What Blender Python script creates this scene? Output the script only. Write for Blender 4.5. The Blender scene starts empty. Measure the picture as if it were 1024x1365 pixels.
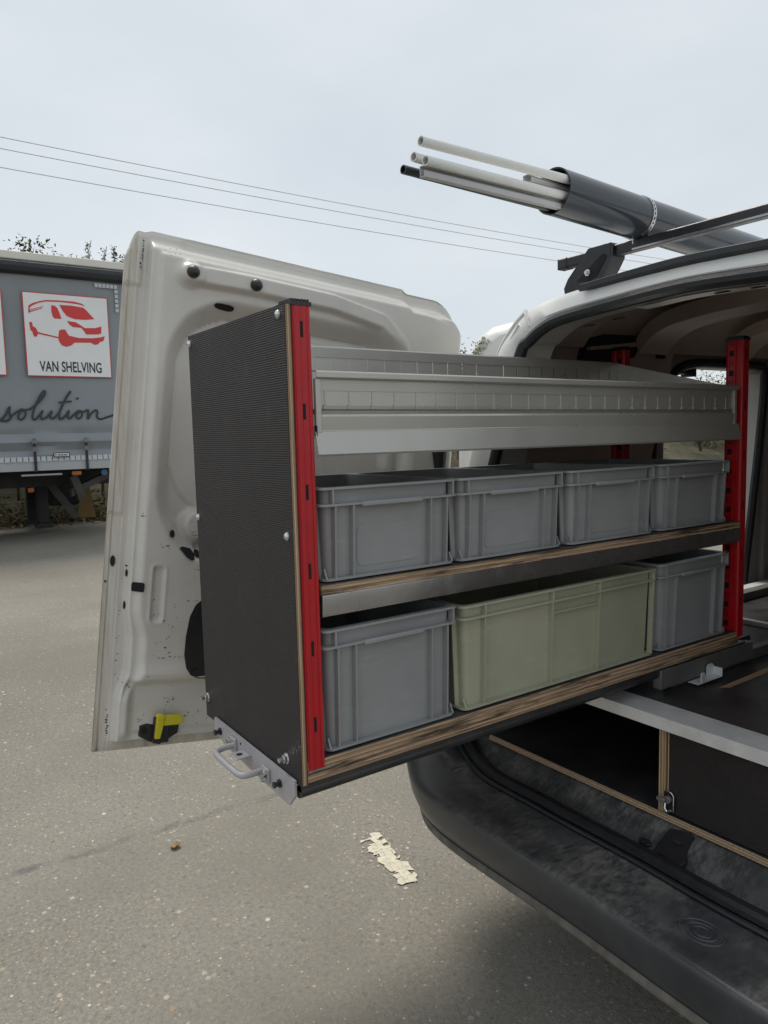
import bpy, math, random
from mathutils import Vector, Matrix

sc = bpy.context.scene
COL = sc.collection
rnd = random.Random(11)

# ------------------------------------------------------------------ camera
# world axes: +Y runs forward along the van, +X to the van's right, Z up; the origin is the
# upper rear corner area of the pulled-out shelving (camera height), ground at GZ
GZ = -1.40
cam = bpy.data.cameras.new('camera'); cam_o = bpy.data.objects.new('camera', cam); COL.objects.link(cam_o)
cam.sensor_fit = 'VERTICAL'; cam.sensor_height = 36.0; cam.sensor_width = 27.0
cam.lens = 993.1 / 1365 * 36
cam.clip_start = 0.05; cam.clip_end = 1500
Rm = Matrix(((0.57369946, -0.06780832, 0.81625423), (0.81869081, 0.07762953, -0.56896311), (-0.024785, 0.99467366, 0.10005007)))
cam_o.matrix_world = Matrix.Translation((1.03968884, -0.56032057, 0.0)) @ Rm.to_4x4()
sc.camera = cam_o

# ------------------------------------------------------------------ sky, sun, exposure
SUN_EL, SUN_AZ = 60.0, -82.0        # azimuth from +Y towards +X
w = bpy.data.worlds.new('World'); sc.world = w; w.use_nodes = True
nt = w.node_tree; nt.nodes.clear()
wo = nt.nodes.new('ShaderNodeOutputWorld'); bg = nt.nodes.new('ShaderNodeBackground'); bg.inputs[1].default_value = 0.1
sky = nt.nodes.new('ShaderNodeTexSky'); sky.sky_type = 'NISHITA'; sky.sun_disc = False
sky.sun_elevation = math.radians(SUN_EL); sky.sun_rotation = math.radians(SUN_AZ)
tc = nt.nodes.new('ShaderNodeTexCoord'); mp = nt.nodes.new('ShaderNodeMapping'); mp.inputs['Scale'].default_value = (1.0, 1.0, 2.6)
no = nt.nodes.new('ShaderNodeTexNoise'); no.inputs['Scale'].default_value = 2.2; no.inputs['Detail'].default_value = 4; no.inputs['Roughness'].default_value = .5
cr = nt.nodes.new('ShaderNodeValToRGB')
cr.color_ramp.elements[0].position = .32; cr.color_ramp.elements[0].color = (3.92, 4.24, 4.48, 1)
cr.color_ramp.elements[1].position = .72; cr.color_ramp.elements[1].color = (4.72, 4.95, 5.10, 1)
mx = nt.nodes.new('ShaderNodeMix'); mx.data_type = 'RGBA'; mx.inputs[0].default_value = .93
L = nt.links.new
L(tc.outputs['Generated'], mp.inputs[0]); L(mp.outputs[0], no.inputs['Vector']); L(no.outputs['Fac'], cr.inputs[0])
L(sky.outputs[0], mx.inputs[6]); L(cr.outputs[0], mx.inputs[7]); L(mx.outputs[2], bg.inputs[0]); L(bg.outputs[0], wo.inputs[0])
sl = bpy.data.lights.new('sun', 'SUN'); so = bpy.data.objects.new('sun', sl); COL.objects.link(so)
sl.energy = 1.5; sl.angle = math.radians(24); sl.color = (1.0, .93, .82)
_a, _e = math.radians(SUN_AZ), math.radians(SUN_EL)
sd = Vector((math.sin(_a) * math.cos(_e), math.cos(_a) * math.cos(_e), math.sin(_e)))
so.rotation_euler = sd.to_track_quat('Z', 'Y').to_euler(); so.location = (-8, 3, 12)
sc.view_settings.view_transform = 'Standard'; sc.view_settings.look = 'None'
sc.cycles.caustics_reflective = False; sc.cycles.caustics_refractive = False
sc.view_settings.exposure = 0.76; sc.view_settings.gamma = 1.0; sc.view_settings.use_curve_mapping = False

# ------------------------------------------------------------------ material helpers
class NT:
    def __init__(s, name):
        s.m = bpy.data.materials.new(name); s.m.use_nodes = True; s.t = s.m.node_tree
        s.b = s.t.nodes['Principled BSDF']; s.co = s.t.nodes.new('ShaderNodeTexCoord').outputs['Object']
    def n(s, kind, **kw):
        x = s.t.nodes.new(kind)
        for k, v in kw.items(): setattr(x, k, v)
        return x
    def link(s, a, b): s.t.links.new(a, b)
    def noise(s, scale, detail=3, rough=.55, vec=None, dist=0):
        x = s.n('ShaderNodeTexNoise'); x.inputs['Scale'].default_value = scale; x.inputs['Detail'].default_value = detail
        x.inputs['Roughness'].default_value = rough; x.inputs['Distortion'].default_value = dist
        s.link(vec or s.co, x.inputs['Vector']); return x.outputs['Fac']
    def mapped(s, sc_=(1, 1, 1), loc=(0, 0, 0), rot=(0, 0, 0)):
        x = s.n('ShaderNodeMapping'); x.inputs['Scale'].default_value = sc_; x.inputs['Location'].default_value = loc
        x.inputs['Rotation'].default_value = rot; s.link(s.co, x.inputs[0]); return x.outputs[0]
    def ramp(s, fac, stops, const=False):
        x = s.n('ShaderNodeValToRGB'); e = x.color_ramp.elements
        if const: x.color_ramp.interpolation = 'CONSTANT'
        while len(e) < len(stops): e.new(.5)
        for i, (p, c) in enumerate(stops):
            e[i].position = p; e[i].color = (c if len(c) == 4 else tuple(c) + (1,)) if hasattr(c, '__len__') else (c, c, c, 1)
        s.link(fac, x.inputs[0]); return x.outputs['Color']
    def mix(s, f, a, b, mode='MIX'):
        x = s.n('ShaderNodeMix'); x.data_type = 'RGBA'; x.blend_type = mode
        for i, v in ((0, f), (6, a), (7, b)):
            if hasattr(v, 'is_linked'): s.link(v, x.inputs[i])
            elif i == 0: x.inputs[0].default_value = v
            else: x.inputs[i].default_value = tuple(v) + (1,) if len(v) == 3 else v
        return x.outputs[2]
    def math(s, op, a, b=0.0, c=0.0):
        x = s.n('ShaderNodeMath'); x.operation = op
        for i, v in enumerate((a, b, c)):
            if hasattr(v, 'is_linked'): s.link(v, x.inputs[i])
            else: x.inputs[i].default_value = v
        return x.outputs[0]
    def sep(s, vec=None):
        x = s.n('ShaderNodeSeparateXYZ'); s.link(vec or s.co, x.inputs[0]); return x.outputs
    def bump(s, h, dist=.001, strength=1.0, prev=None):
        x = s.n('ShaderNodeBump'); x.inputs['Distance'].default_value = dist; x.inputs['Strength'].default_value = strength
        s.link(h, x.inputs['Height'])
        if prev is not None: s.link(prev, x.inputs['Normal'])
        return x.outputs[0]
    def out(s, col=None, rough=None, metal=None, nrm=None, spec=None, coat=None):
        for k, v in (('Base Color', col), ('Roughness', rough), ('Metallic', metal), ('Normal', nrm), ('Specular IOR Level', spec), ('Coat Weight', coat)):
            if v is None: continue
            if hasattr(v, 'is_linked'): s.link(v, s.b.inputs[k])
            elif k == 'Base Color': s.b.inputs[k].default_value = tuple(v) + (1,)
            else: s.b.inputs[k].default_value = v
        return s.m

def c3(c, k): return tuple(max(0, min(1, v * k)) for v in c)

def plain(name, col, rough=.5, metal=0.0, var=.08, scale=14, bump=.0002, bscale=160, spec=None, dirt=None, dirt_amt=.5, coat=None):
    t = NT(name)
    n = t.noise(scale, 4)
    c = t.ramp(n, [(.3, c3(col, 1 - var)), (.7, c3(col, 1 + var))])
    r = t.ramp(t.noise(scale * 1.7, 3), [(.3, max(0, rough - .07)), (.7, min(1, rough + .07))])
    if dirt:
        f = t.ramp(t.noise(scale * .6, 6, .68), [(.42, 0.0), (.75, dirt_amt)])
        c = t.mix(f, c, dirt)
        r = t.mix(f, r, (.85, .85, .85))
    nm = t.bump(t.noise(bscale, 2), bump) if bump else None
    return t.out(c, r, metal, nm, spec, coat)

M = {}
# --- asphalt: worn grey binder with exposed pale stones, a tar seam
def asphalt():
    t = NT('asphalt')
    base = t.ramp(t.noise(.5, 5, .6), [(.3, (.206, .191, .163)), (.7, (.278, .260, .226))])
    fine = t.ramp(t.noise(70, 5, .8), [(.28, .62), (.72, 1.28)])
    c = t.mix(1.0, base, fine, 'MULTIPLY')
    warp = t.n('ShaderNodeVectorMath'); warp.operation = 'ADD'
    nz = t.n('ShaderNodeTexNoise'); nz.inputs['Scale'].default_value = 130; t.link(t.co, nz.inputs['Vector'])
    sc2 = t.n('ShaderNodeVectorMath'); sc2.operation = 'SCALE'; sc2.inputs['Scale'].default_value = .011
    t.link(nz.outputs['Color'], sc2.inputs[0]); t.link(t.co, warp.inputs[0]); t.link(sc2.outputs[0], warp.inputs[1])
    def chips(scale, lo, hi, cols, prev, core, soft, amt=1.0):
        v = t.n('ShaderNodeTexVoronoi'); v.inputs['Scale'].default_value = scale; v.inputs['Randomness'].default_value = 1.0
        t.link(warp.outputs[0], v.inputs['Vector'])
        s = t.sep(v.outputs['Color'])
        pick = t.ramp(s[0], [(lo, 0.0), (hi, amt)])
        cr_ = t.ramp(v.outputs['Distance'], [(core, 1.0), (core + soft, 0.0)])
        f = t.math('MULTIPLY', pick, cr_)
        return t.mix(f, prev, t.ramp(s[1], cols)), f
    c, f1 = chips(170, .45, .9, [(.0, (.19, .172, .14)), (.5, (.35, .32, .265)), (1.0, (.45, .415, .345))], c, .28, .2, .75)
    c, f3 = chips(48, .80, .86, [(.0, (.10, .09, .075)), (1.0, (.16, .145, .12))], c, .20, .25, .42)
    c, f4 = chips(41, .945, .955, [(.0, (.33, .31, .26)), (.5, (.46, .43, .36)), (.8, (.38, .27, .18)), (1.0, (.62, .60, .54))], c, .27, .08)
    c, f2 = chips(78, .895, .915, [(.0, (.34, .31, .255)), (.45, (.47, .44, .365)), (.75, (.42, .30, .20)), (1.0, (.66, .63, .56))], c, .30, .12)
    d = t.ramp(t.noise(38, 6, .78, None, 1.5), [(.30, .42), (.42, 1.0)])
    c = t.mix(.75, c, d, 'MULTIPLY')
    # tar seam: a wobbling dark line across the yard
    s = t.sep()
    wob = t.math('MULTIPLY', t.math('SUBTRACT', t.noise(6, 4), .5), .09)
    # line through (-1.584,-.296) and (-1.537,.622)
    dx = t.math('ADD', t.math('SUBTRACT', s[0], t.math('MULTIPLY_ADD', s[1], .0512, -1.569)), wob)
    ad = t.math('ABSOLUTE', dx)
    seam = t.ramp(ad, [(.008, 1.0), (.026, 0.0)])
    seam = t.math('MULTIPLY', seam, t.ramp(t.noise(7, 4, .65), [(.38, .05), (.62, .62)]))
    c = t.mix(seam, c, (.085, .088, .092))
    # large oily or damp patches
    c = t.mix(t.ramp(t.noise(1.3, 4, .6), [(.48, 0.0), (.72, .55)]), c, (.195, .18, .152))
    h = t.math('ADD', t.math('MULTIPLY', t.noise(140, 4, .7), 1.0), t.math('MULTIPLY', f2, .5))
    return t.out(c, .9, 0, t.bump(h, .004, .9), .25)
M['asphalt'] = asphalt()

def film():   # phenolic film faced ply with a fine non-slip ribbing
    t = NT('ribbed_film')
    s = t.sep()
    wv = t.math('SINE', t.math('MULTIPLY', t.math('ADD', s[2], t.math('MULTIPLY', t.noise(120, 1), .0009)), 2 * math.pi / .0037))
    cross = t.math('SINE', t.math('MULTIPLY', s[0], 2 * math.pi / .0037))
    n = t.noise(7, 5, .65)
    c = t.ramp(n, [(.3, (.027, .0225, .022)), (.62, (.037, .031, .030)), (.85, (.054, .046, .044))])
    c = t.mix(t.ramp(wv, [(.0, 0.0), (1.0, .42)]), c, (.016, .014, .014))
    c = t.mix(t.ramp(t.noise(24, 6, .7, t.mapped((1.6, 1.6, .5))), [(.60, 0.0), (.80, .22)]), c, (.20, .18, .17))
    h = t.math('MULTIPLY_ADD', cross, .25, wv)
    return t.out(c, t.ramp(n, [(.3, .40), (.8, .6)]), 0, t.bump(h, .0006, .8), .35)
M['film'] = film()

def ply(name, axis, freq, light, dark, wear=.0):
    t = NT(name)
    s = t.sep()
    wob = t.math('MULTIPLY', t.noise(30, 3, .6, t.mapped((.25, .25, 1))), .0022)
    ph = t.math('MULTIPLY', t.math('ADD', s[axis], wob), freq)
    fr = t.math('FRACT', ph)
    lay = t.ramp(fr, [(.0, dark), (.08, dark), (.16, light), (.46, c3(light, .92)), (.54, c3(dark, 1.5)), (.86, c3(dark, 1.7)), (.98, dark)])
    sc_ = (220, 6, 220) if axis == 2 else (220, 220, 6)
    g = t.ramp(t.noise(1.0, 6, .7, t.mapped(sc_)), [(.25, .55), (.7, 1.2)])
    c = t.mix(1.0, lay, g, 'MULTIPLY')
    if wear:
        f = t.ramp(t.noise(1.0, 6, .7, t.mapped((110, 5, 110))), [(.50, 0.0), (.62, wear)])
        c = t.mix(f, c, (.035, .025, .02))
    return t.out(c, .75, 0, t.bump(t.noise(1.0, 4, .6, t.mapped(sc_)), .0008, .6), .2)
M['ply_edge_y'] = ply('ply_edge_upright', 1, 1 / .0058, (.58, .44, .29), (.24, .165, .10))
M['ply_edge'] = ply('ply_edge_flat', 2, 1 / .0082, (.56, .405, .265), (.23, .155, .10), .9)
M['ply_pale'] = ply('ply_edge_pale', 2, 1 / .0070, (.62, .47, .31), (.27, .18, .11), .15)
M['ply_pale_x'] = ply('ply_edge_divider', 0, 1 / .0070, (.55, .41, .26), (.20, .13, .075))
M['board_top'] = plain('board_film_face', (.030, .030, .033), .38, var=.3, scale=9, bump=.0004, bscale=260, dirt=(.13, .12, .11), dirt_amt=.35)
M['drawer_front'] = film().copy(); M['drawer_front'].name = 'drawer_front_film'
M['red'] = plain('red_powder_coat', (.46, .007, .014), .34, var=.07, scale=18, bump=.0001, bscale=500, dirt=(.30, .012, .015), dirt_amt=.4)
M['slot'] = plain('slot_shadow_black', (.006, .006, .007), .8, bump=0)
M['black_plastic'] = plain('black_plastic', (.018, .018, .020), .42, var=.2, bump=.0003, bscale=300)
M['rubber'] = plain('seal_rubber', (.016, .017, .020), .38, var=.2, scale=20, bump=.0003, bscale=200)
M['zinc'] = plain('zinc_plated_steel', (.62, .64, .64), .28, .95, var=.15, scale=60, bump=.0003)
M['galv'] = plain('galvanised_steel', (.36, .355, .35), .24, .9, var=.10, scale=16, bump=.0001, bscale=20)
M['tray'] = plain('grey_beige_tray_paint', (.475, .465, .43), .31, .45, var=.035, scale=5, bump=.00006, bscale=8)
M['tray_dark'] = plain('tray_slot_gap', (.05, .05, .048), .6)
M['bracket'] = plain('lilac_grey_powder_coat', (.42, .40, .42), .42, .1, var=.07, scale=30, bump=.0003, bscale=300)
def crate_mat(name, col):
    t = NT(name)
    n = t.noise(9, 4)
    c = t.ramp(n, [(.3, c3(col, .94)), (.7, c3(col, 1.06))])
    scr = t.ramp(t.noise(1.0, 5, .7, t.mapped((25, 8, 90))), [(.56, 0.0), (.74, .38)])
    c = t.mix(scr, c, c3(col, 1.45))
    c = t.mix(t.ramp(t.noise(6, 6, .7), [(.48, 0.0), (.8, .35)]), c, c3(col, .72))
    return t.out(c, t.ramp(t.noise(14, 3), [(.3, .40), (.7, .54)]), 0, t.bump(t.noise(380, 2), .0002), .45)
M['crate_grey'] = crate_mat('crate_grey_plastic', (.290, .294, .296))
M['crate_green'] = crate_mat('crate_sage_plastic', (.375, .375, .278))
M['alu'] = plain('brushed_aluminium', (.72, .72, .72), .40, .25, var=.10, scale=18, bump=.0003, bscale=90, dirt=(.35, .34, .33), dirt_amt=.35)
M['slide'] = plain('dark_slide_steel', (.075, .076, .080), .42, .7, var=.2, scale=12, dirt=(.16, .14, .12), dirt_amt=.4)
M['plate_steel'] = plain('grey_plate_steel', (.20, .195, .19), .5, .5, var=.15, scale=12)

def door_paint(name, col, chips):
    t = NT(name)
    n = t.noise(5, 5, .6)
    c = t.ramp(n, [(.3, c3(col, .92)), (.7, c3(col, 1.04))])
    g = t.ramp(t.noise(16, 6, .72), [(.55, 0.0), (.85, .28)])
    c = t.mix(g, c, (.36, .33, .28))
    if chips:
        v = t.ramp(t.noise(1.0, 7, .8, t.mapped((75, 75, 150)), 2.0), [(.685, 0.0), (.70, 1.0)])
        s = t.sep()
        low = t.ramp(t.math('MULTIPLY', t.math('ADD', s[2], .60), -3.0), [(.0, 0.0), (.35, 1.0)])   # the scuffed lower half
        cl = t.ramp(t.noise(5.5, 3, .6), [(.46, 0.0), (.56, 1.0)])
        low2 = t.ramp(t.math('ADD', s[2], .9), [(.0, 1.0), (.72, 1.0), (.80, 0.0)])
        f = t.math('MULTIPLY', v, t.math('MULTIPLY', cl, low2))
        c = t.mix(f, c, (.035, .03, .028))
    r = t.ramp(n, [(.3, .26), (.8, .42)])
    return t.out(c, r, 0, t.bump(t.noise(60, 2), .0003), .5, .15)
M['door_inner'] = door_paint('dusty_white_door_paint', (.635, .613, .568), True)
M['white'] = door_paint('van_white_paint', (.74, .74, .72), False)
def grime_edge():
    t = NT('grimy_door_edge')
    n = t.ramp(t.noise(1.0, 5, .7, t.mapped((30, 30, 3))), [(.35, (.60, .575, .52)), (.58, (.47, .43, .365)), (.75, (.27, .235, .19))])
    return t.out(n, .5, 0, None, .4)
M['door_edge'] = grime_edge()
M['primer'] = plain('bare_interior_paint', (.52, .43, .385), .45, 0, var=.14, scale=4, bump=.0004, bscale=50)  # white van paint with the dim load space's shade tinted into the colour
M['primer_grey'] = plain('interior_grey_paint', (.40, .39, .375), .42, 0, var=.1, scale=6)
M['reveal'] = plain('door_reveal_paint', (.42, .405, .385), .38, 0, var=.1, scale=8)
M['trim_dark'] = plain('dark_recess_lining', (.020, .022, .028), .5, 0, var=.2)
def bumper_mat(name, base, dust, lo, hi, amt):
    t = NT(name)
    n = t.noise(8, 4)
    c = t.ramp(n, [(.3, c3(base, .8)), (.7, c3(base, 1.25))])
    big = t.ramp(t.noise(4.2, 3, .6), [(.36, .12), (.58, 1.0)])
    d = t.ramp(t.math('MULTIPLY_ADD', t.noise(1.0, 8, .78, t.mapped((90, 30, 30), rot=(0, 0, .5)), .35), .55, t.math('MULTIPLY', t.noise(11, 6, .72), .45)), [(lo, 0.0), (hi, amt)])
    d = t.math('MULTIPLY', d, big)
    sp = t.ramp(t.noise(170, 2, .5), [(.70, 0.0), (.76, .5)])
    d = t.math('MAXIMUM', d, t.math('MULTIPLY', sp, big))
    geo = t.n('ShaderNodeNewGeometry'); up = t.sep(geo.outputs['Normal'])[2]        # dust settles on level faces
    d = t.math('MULTIPLY', d, t.ramp(up, [(.35, .12), (.9, 1.0)]))
    c = t.mix(d, c, dust)
    r = t.mix(d, (.34, .34, .34), (.8, .8, .8))
    return t.out(c, r, 0, t.bump(t.noise(420, 2), .0003, .7), .5)
M['bumper'] = bumper_mat('grained_black_bumper', (.050, .053, .059), (.21, .20, .18), .42, .58, .85)
M['sill'] = bumper_mat('dusty_sill', (.058, .062, .064), (.32, .31, .29), .45, .62, .75)
M['lip'] = plain('dusty_bumper_lip', (.15, .14, .12), .8, 0, var=.3, scale=30)
M['tube'] = plain('anthracite_plastic_pipe', (.034, .041, .051), .17, 0, var=.1, scale=5, bump=.0002, bscale=12)
M['tube_in'] = plain('pipe_inside', (.012, .012, .014), .6)
M['pvc'] = plain('white_pvc', (.70, .70, .68), .30, 0, var=.05, scale=8, bump=.0001)
M['pvc_shade'] = plain('grey_pvc', (.46, .46, .455), .36, 0, var=.05, scale=8, bump=.0001)  # grey plastic of the trunking strips, also on the tray's slot tabs
M['pipe_dark'] = plain('dark_green_pipe', (.025, .032, .032), .35)
M['blue_tape'] = plain('blue_print', (.05, .20, .38), .5)
M['rack'] = plain('black_rack_coating', (.022, .023, .027), .36, .2, var=.2, scale=20)
M['yellow'] = plain('yellow_lever_plastic', (.62, .56, .015), .42, 0, var=.08, scale=30)
M['curtain'] = plain('grey_tarpaulin', (.225, .248, .268), .46, 0, var=.06, scale=1.2, bump=.003, bscale=2.5, dirt=(.30, .31, .32), dirt_amt=.45)
M['curtain_hem'] = plain('pale_curtain_hem', (.40, .42, .435), .5, 0, var=.06, scale=2)
M['truck_dark'] = plain('truck_dark_rail', (.018, .020, .026), .5, 0, var=.2, scale=3)
M['truck_cream'] = plain('cream_roof_rail', (.70, .68, .61), .5, 0, var=.06, scale=2)
M['chassis'] = plain('chassis_black', (.016, .0155, .0155), .7, 0, var=.3, scale=4)
M['chassis_grey'] = plain('chassis_grey', (.060, .058, .055), .6, 0, var=.3, scale=4)
M['print_white'] = plain('white_print', (.76, .77, .77), .5, 0, var=.03, scale=2)
M['print_red'] = plain('red_print', (.60, .045, .045), .5, 0, var=.04, scale=2)
M['print_dark'] = plain('dark_green_print', (.020, .035, .035), .5, 0, var=.1, scale=2)
M['reflector'] = plain('reflective_tape', (.52, .55, .58), .4, 0, var=.06)
M['amber'] = plain('amber_lens', (.36, .10, .015), .25, 0, var=.05)
M['blue_cap'] = plain('blue_cap', (.05, .14, .28), .4)
M['ochre'] = plain('ochre_board', (.14, .09, .03), .8)
M['tyre'] = plain('tyre_rubber', (.020, .020, .021), .75)
M['rim'] = plain('steel_rim', (.38, .38, .39), .4, .8)
M['tape_yellow'] = plain('worn_road_paint', (.66, .62, .49), .85, 0, var=.10, scale=40, bump=.001, bscale=120, dirt=(.50, .46, .36), dirt_amt=.45)
M['stone'] = None
def leafmat(name, a, b, rough=.55):
    t = NT(name)
    oi = t.n('ShaderNodeNewGeometry')
    c = t.ramp(oi.outputs['Random Per Island'], [(0, a), (1, b)])
    t.b.inputs['Subsurface Weight'].default_value = 0
    return t.out(c, rough, 0, None, .3)
M['leaf_green'] = leafmat('green_leaves', (.035, .060, .018), (.11, .14, .045))
M['leaf_mix'] = leafmat('autumn_leaves', (.05, .07, .022), (.20, .15, .055))
M['leaf_dry'] = leafmat('dry_leaves', (.13, .075, .035), (.36, .24, .12))
M['leaf_brown'] = leafmat('brown_scrub', (.10, .078, .045), (.22, .17, .10))
M['stone'] = leafmat('loose_grit', (.22, .20, .16), (.56, .53, .46), .85)
M['twig'] = plain('twig_bark', (.08, .06, .045), .9)
M['bank'] = plain('bank_soil', (.10, .085, .055), .95, 0, var=.4, scale=2.5, bump=.03, bscale=4, dirt=(.07, .09, .035), dirt_amt=.7)
M['moss'] = leafmat('moss', (.20, .22, .06), (.36, .38, .13))
M['wire'] = plain('cable_grey', (.80, .82, .84), .6)
def glass():
    t = NT('window_glass'); t.b.inputs['Transmission Weight'].default_value = 1; t.b.inputs['IOR'].default_value = 1.03
    return t.out((.86, .90, .90), .02, 0, None, .4)
M['glass'] = glass()
M['dark_glass'] = plain('tinted_glass', (.02, .025, .028), .08, 0, bump=0)

# ------------------------------------------------------------------ mesh helpers
class MB:
    def __init__(s): s.v = []; s.f = []; s.m = []
    def add(s, vs, fs, m=0):
        o = len(s.v); s.v += [tuple(v) for v in vs]
        for f in fs: s.f.append(tuple(i + o for i in f)); s.m.append(m)
        return s
    def box(s, x0, x1, y0, y1, z0, z1, m=0):
        v = [(x, y, z) for z in (z0, z1) for y in (y0, y1) for x in (x0, x1)]
        return s.add(v, [(0, 2, 3, 1), (4, 5, 7, 6), (0, 1, 5, 4), (2, 6, 7, 3), (0, 4, 6, 2), (1, 3, 7, 5)], m)
    def prism(s, pts, axis, a, b, m=0, mcap=None):
        # pts: 2-D polygon in the two other axes (in x,y,z order); extruded along axis from a to b
        def P(p, h):
            q = list(p); q.insert(axis, h); return q
        n = len(pts); v = [P(p, a) for p in pts] + [P(p, b) for p in pts]
        s.add(v, [(i, (i + 1) % n, n + (i + 1) % n, n + i) for i in range(n)], m)
        s.add(v, [tuple(range(n - 1, -1, -1)), tuple(range(n, 2 * n))], m if mcap is None else mcap)
        return s
    def loft(s, loops, m=0, closed=True, cap0=False, cap1=False, skip=None):
        n = len(loops[0]); v = [p for l in loops for p in l]; f = []
        for j in range(len(loops) - 1):
            for i in range(n if closed else n - 1):
                if skip and skip(j, i): continue
                a, b = j * n + i, j * n + (i + 1) % n
                f.append((a, b, b + n, a + n))
        if cap0: f.append(tuple(range(n - 1, -1, -1)))
        if cap1: f.append(tuple((len(loops) - 1) * n + i for i in range(n)))
        return s.add(v, f, m)
    def tube(s, path, r, n=10, m=0, closed=False, caps=True, flat=1.0):
        P = [Vector(p) for p in path]; k = len(P); loops = []
        up = None
        for i in range(k):
            t = (P[(i + 1) % k] - P[i - 1]) if closed else (P[min(i + 1, k - 1)] - P[max(i - 1, 0)])
            t.normalize()
            if up is None:
                up = Vector((0, 0, 1)) if abs(t.z) < .9 else Vector((1, 0, 0))
            a = t.cross(up).normalized(); up = a.cross(t).normalized()
            rr = r[i] if hasattr(r, '__len__') else r
            loops.append([P[i] + (a * math.cos(q) + up * math.sin(q) * flat) * rr for q in [2 * math.pi * j / n for j in range(n)]])
        if closed: loops.append(loops[0])
        return s.loft(loops, m, True, caps and not closed, caps and not closed)
    def disc(s, c, nrm, r, h, n=12, m=0, dome=0.0):
        c = Vector(c); nrm = Vector(nrm).normalized()
        a = nrm.orthogonal().normalized(); b = nrm.cross(a)
        ring = lambda R, H: [c + nrm * H + (a * math.cos(q) + b * math.sin(q)) * R for q in [2 * math.pi * j / n for j in range(n)]]
        loops = [ring(r, 0), ring(r, h)]
        if dome: loops += [ring(r * .75, h + dome * .6), ring(r * .35, h + dome)]
        return s.loft(loops, m, True, True, True)
    def build(s, name, mats, parent=None, bevel=0, angle=32, origin=None, segs=2, smooth=True):
        me = bpy.data.meshes.new(name)
        o = Vector(origin) if origin is not None else None
        me.from_pydata([tuple(Vector(v) - o) for v in s.v] if o else s.v, [], s.f)
        for mt in (mats if isinstance(mats, (list, tuple)) else [mats]): me.materials.append(mt)
        me.polygons.foreach_set('material_index', s.m)
        me.validate(); me.update()
        import bmesh
        bm = bmesh.new(); bm.from_mesh(me); bmesh.ops.recalc_face_normals(bm, faces=bm.faces); bm.to_mesh(me); bm.free()
        if smooth:
            me.polygons.foreach_set('use_smooth', [True] * len(me.polygons)); me.set_sharp_from_angle(angle=math.radians(angle))
        ob = bpy.data.objects.new(name, me); COL.objects.link(ob)
        if o: ob.location = o
        if parent is not None: attach(ob, parent)
        if bevel:
            b = ob.modifiers.new('edge', 'BEVEL'); b.width = bevel; b.segments = segs; b.limit_method = 'ANGLE'; b.angle_limit = math.radians(38)
            b.harden_normals = False
        return ob

def wloc(o):
    v = Vector(o.location)
    while o.parent: o = o.parent; v += Vector(o.location)
    return v
def attach(ob, parent):
    ob.parent = parent
    ob.location = Vector(ob.location) - wloc(parent)
def tag(o, label, cat, group=None, kind=None):
    if label: o['label'] = label
    if cat: o['category'] = cat
    if group: o['group'] = group
    if kind: o['kind'] = kind
    return o
def thing(name, label, cat, loc=(0, 0, 0), group=None):
    o = bpy.data.objects.new(name, None); COL.objects.link(o); o.location = loc; o.empty_display_size = .1
    return tag(o, label, cat, group)
def copy_tree(o, parent=None):
    c = o.copy(); COL.objects.link(c)
    if parent is not None: c.parent = parent
    for ch in list(o.children): copy_tree(ch, c)
    return c
def catmull(pts, n):
    P = [Vector(p) for p in pts]; P = [P[0] * 2 - P[1]] + P + [P[-1] * 2 - P[-2]]
    out = []; segs = len(P) - 3
    for k in range(n):
        t = k / (n - 1) * segs; i = min(int(t), segs - 1); t -= i
        a, b, c, d = P[i:i + 4]
        out.append(.5 * ((2 * b) + (c - a) * t + (2 * a - 5 * b + 4 * c - d) * t * t + (3 * b - a - 3 * c + d) * t ** 3))
    return out
def sst(a, b, x):
    t = max(0., min(1., (x - a) / (b - a))); return t * t * (3 - 2 * t)
def rrect(w, d, r, z, n=4):
    out = []
    for cx, cy, a0 in ((w / 2 - r, d / 2 - r, 0), (-w / 2 + r, d / 2 - r, 90), (-w / 2 + r, -d / 2 + r, 180), (w / 2 - r, -d / 2 + r, 270)):
        for k in range(n + 1):
            a = math.radians(a0 + 90 * k / n); out.append((cx + r * math.cos(a), cy + r * math.sin(a), z))
    return out
def sheet(pts, t):
    # thicken an open 2-D profile into a closed outline
    n = len(pts); off = []
    for i in range(n):
        a = Vector(pts[max(i - 1, 0)]); b = Vector(pts[min(i + 1, n - 1)]); d = (b - a).normalized()
        off.append((pts[i][0] - d[1] * t, pts[i][1] + d[0] * t))
    return list(pts) + off[::-1]

# ================================================================== THE SETTING
g = MB(); g.add([(-400, -400, GZ), (400, -400, GZ), (400, 500, GZ), (-400, 500, GZ)], [(0, 1, 2, 3)])
ground = g.build('ground', M['asphalt']); tag(ground, 'worn grey asphalt yard with exposed pale stones and a dark tar seam', 'ground', kind='structure')

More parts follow.
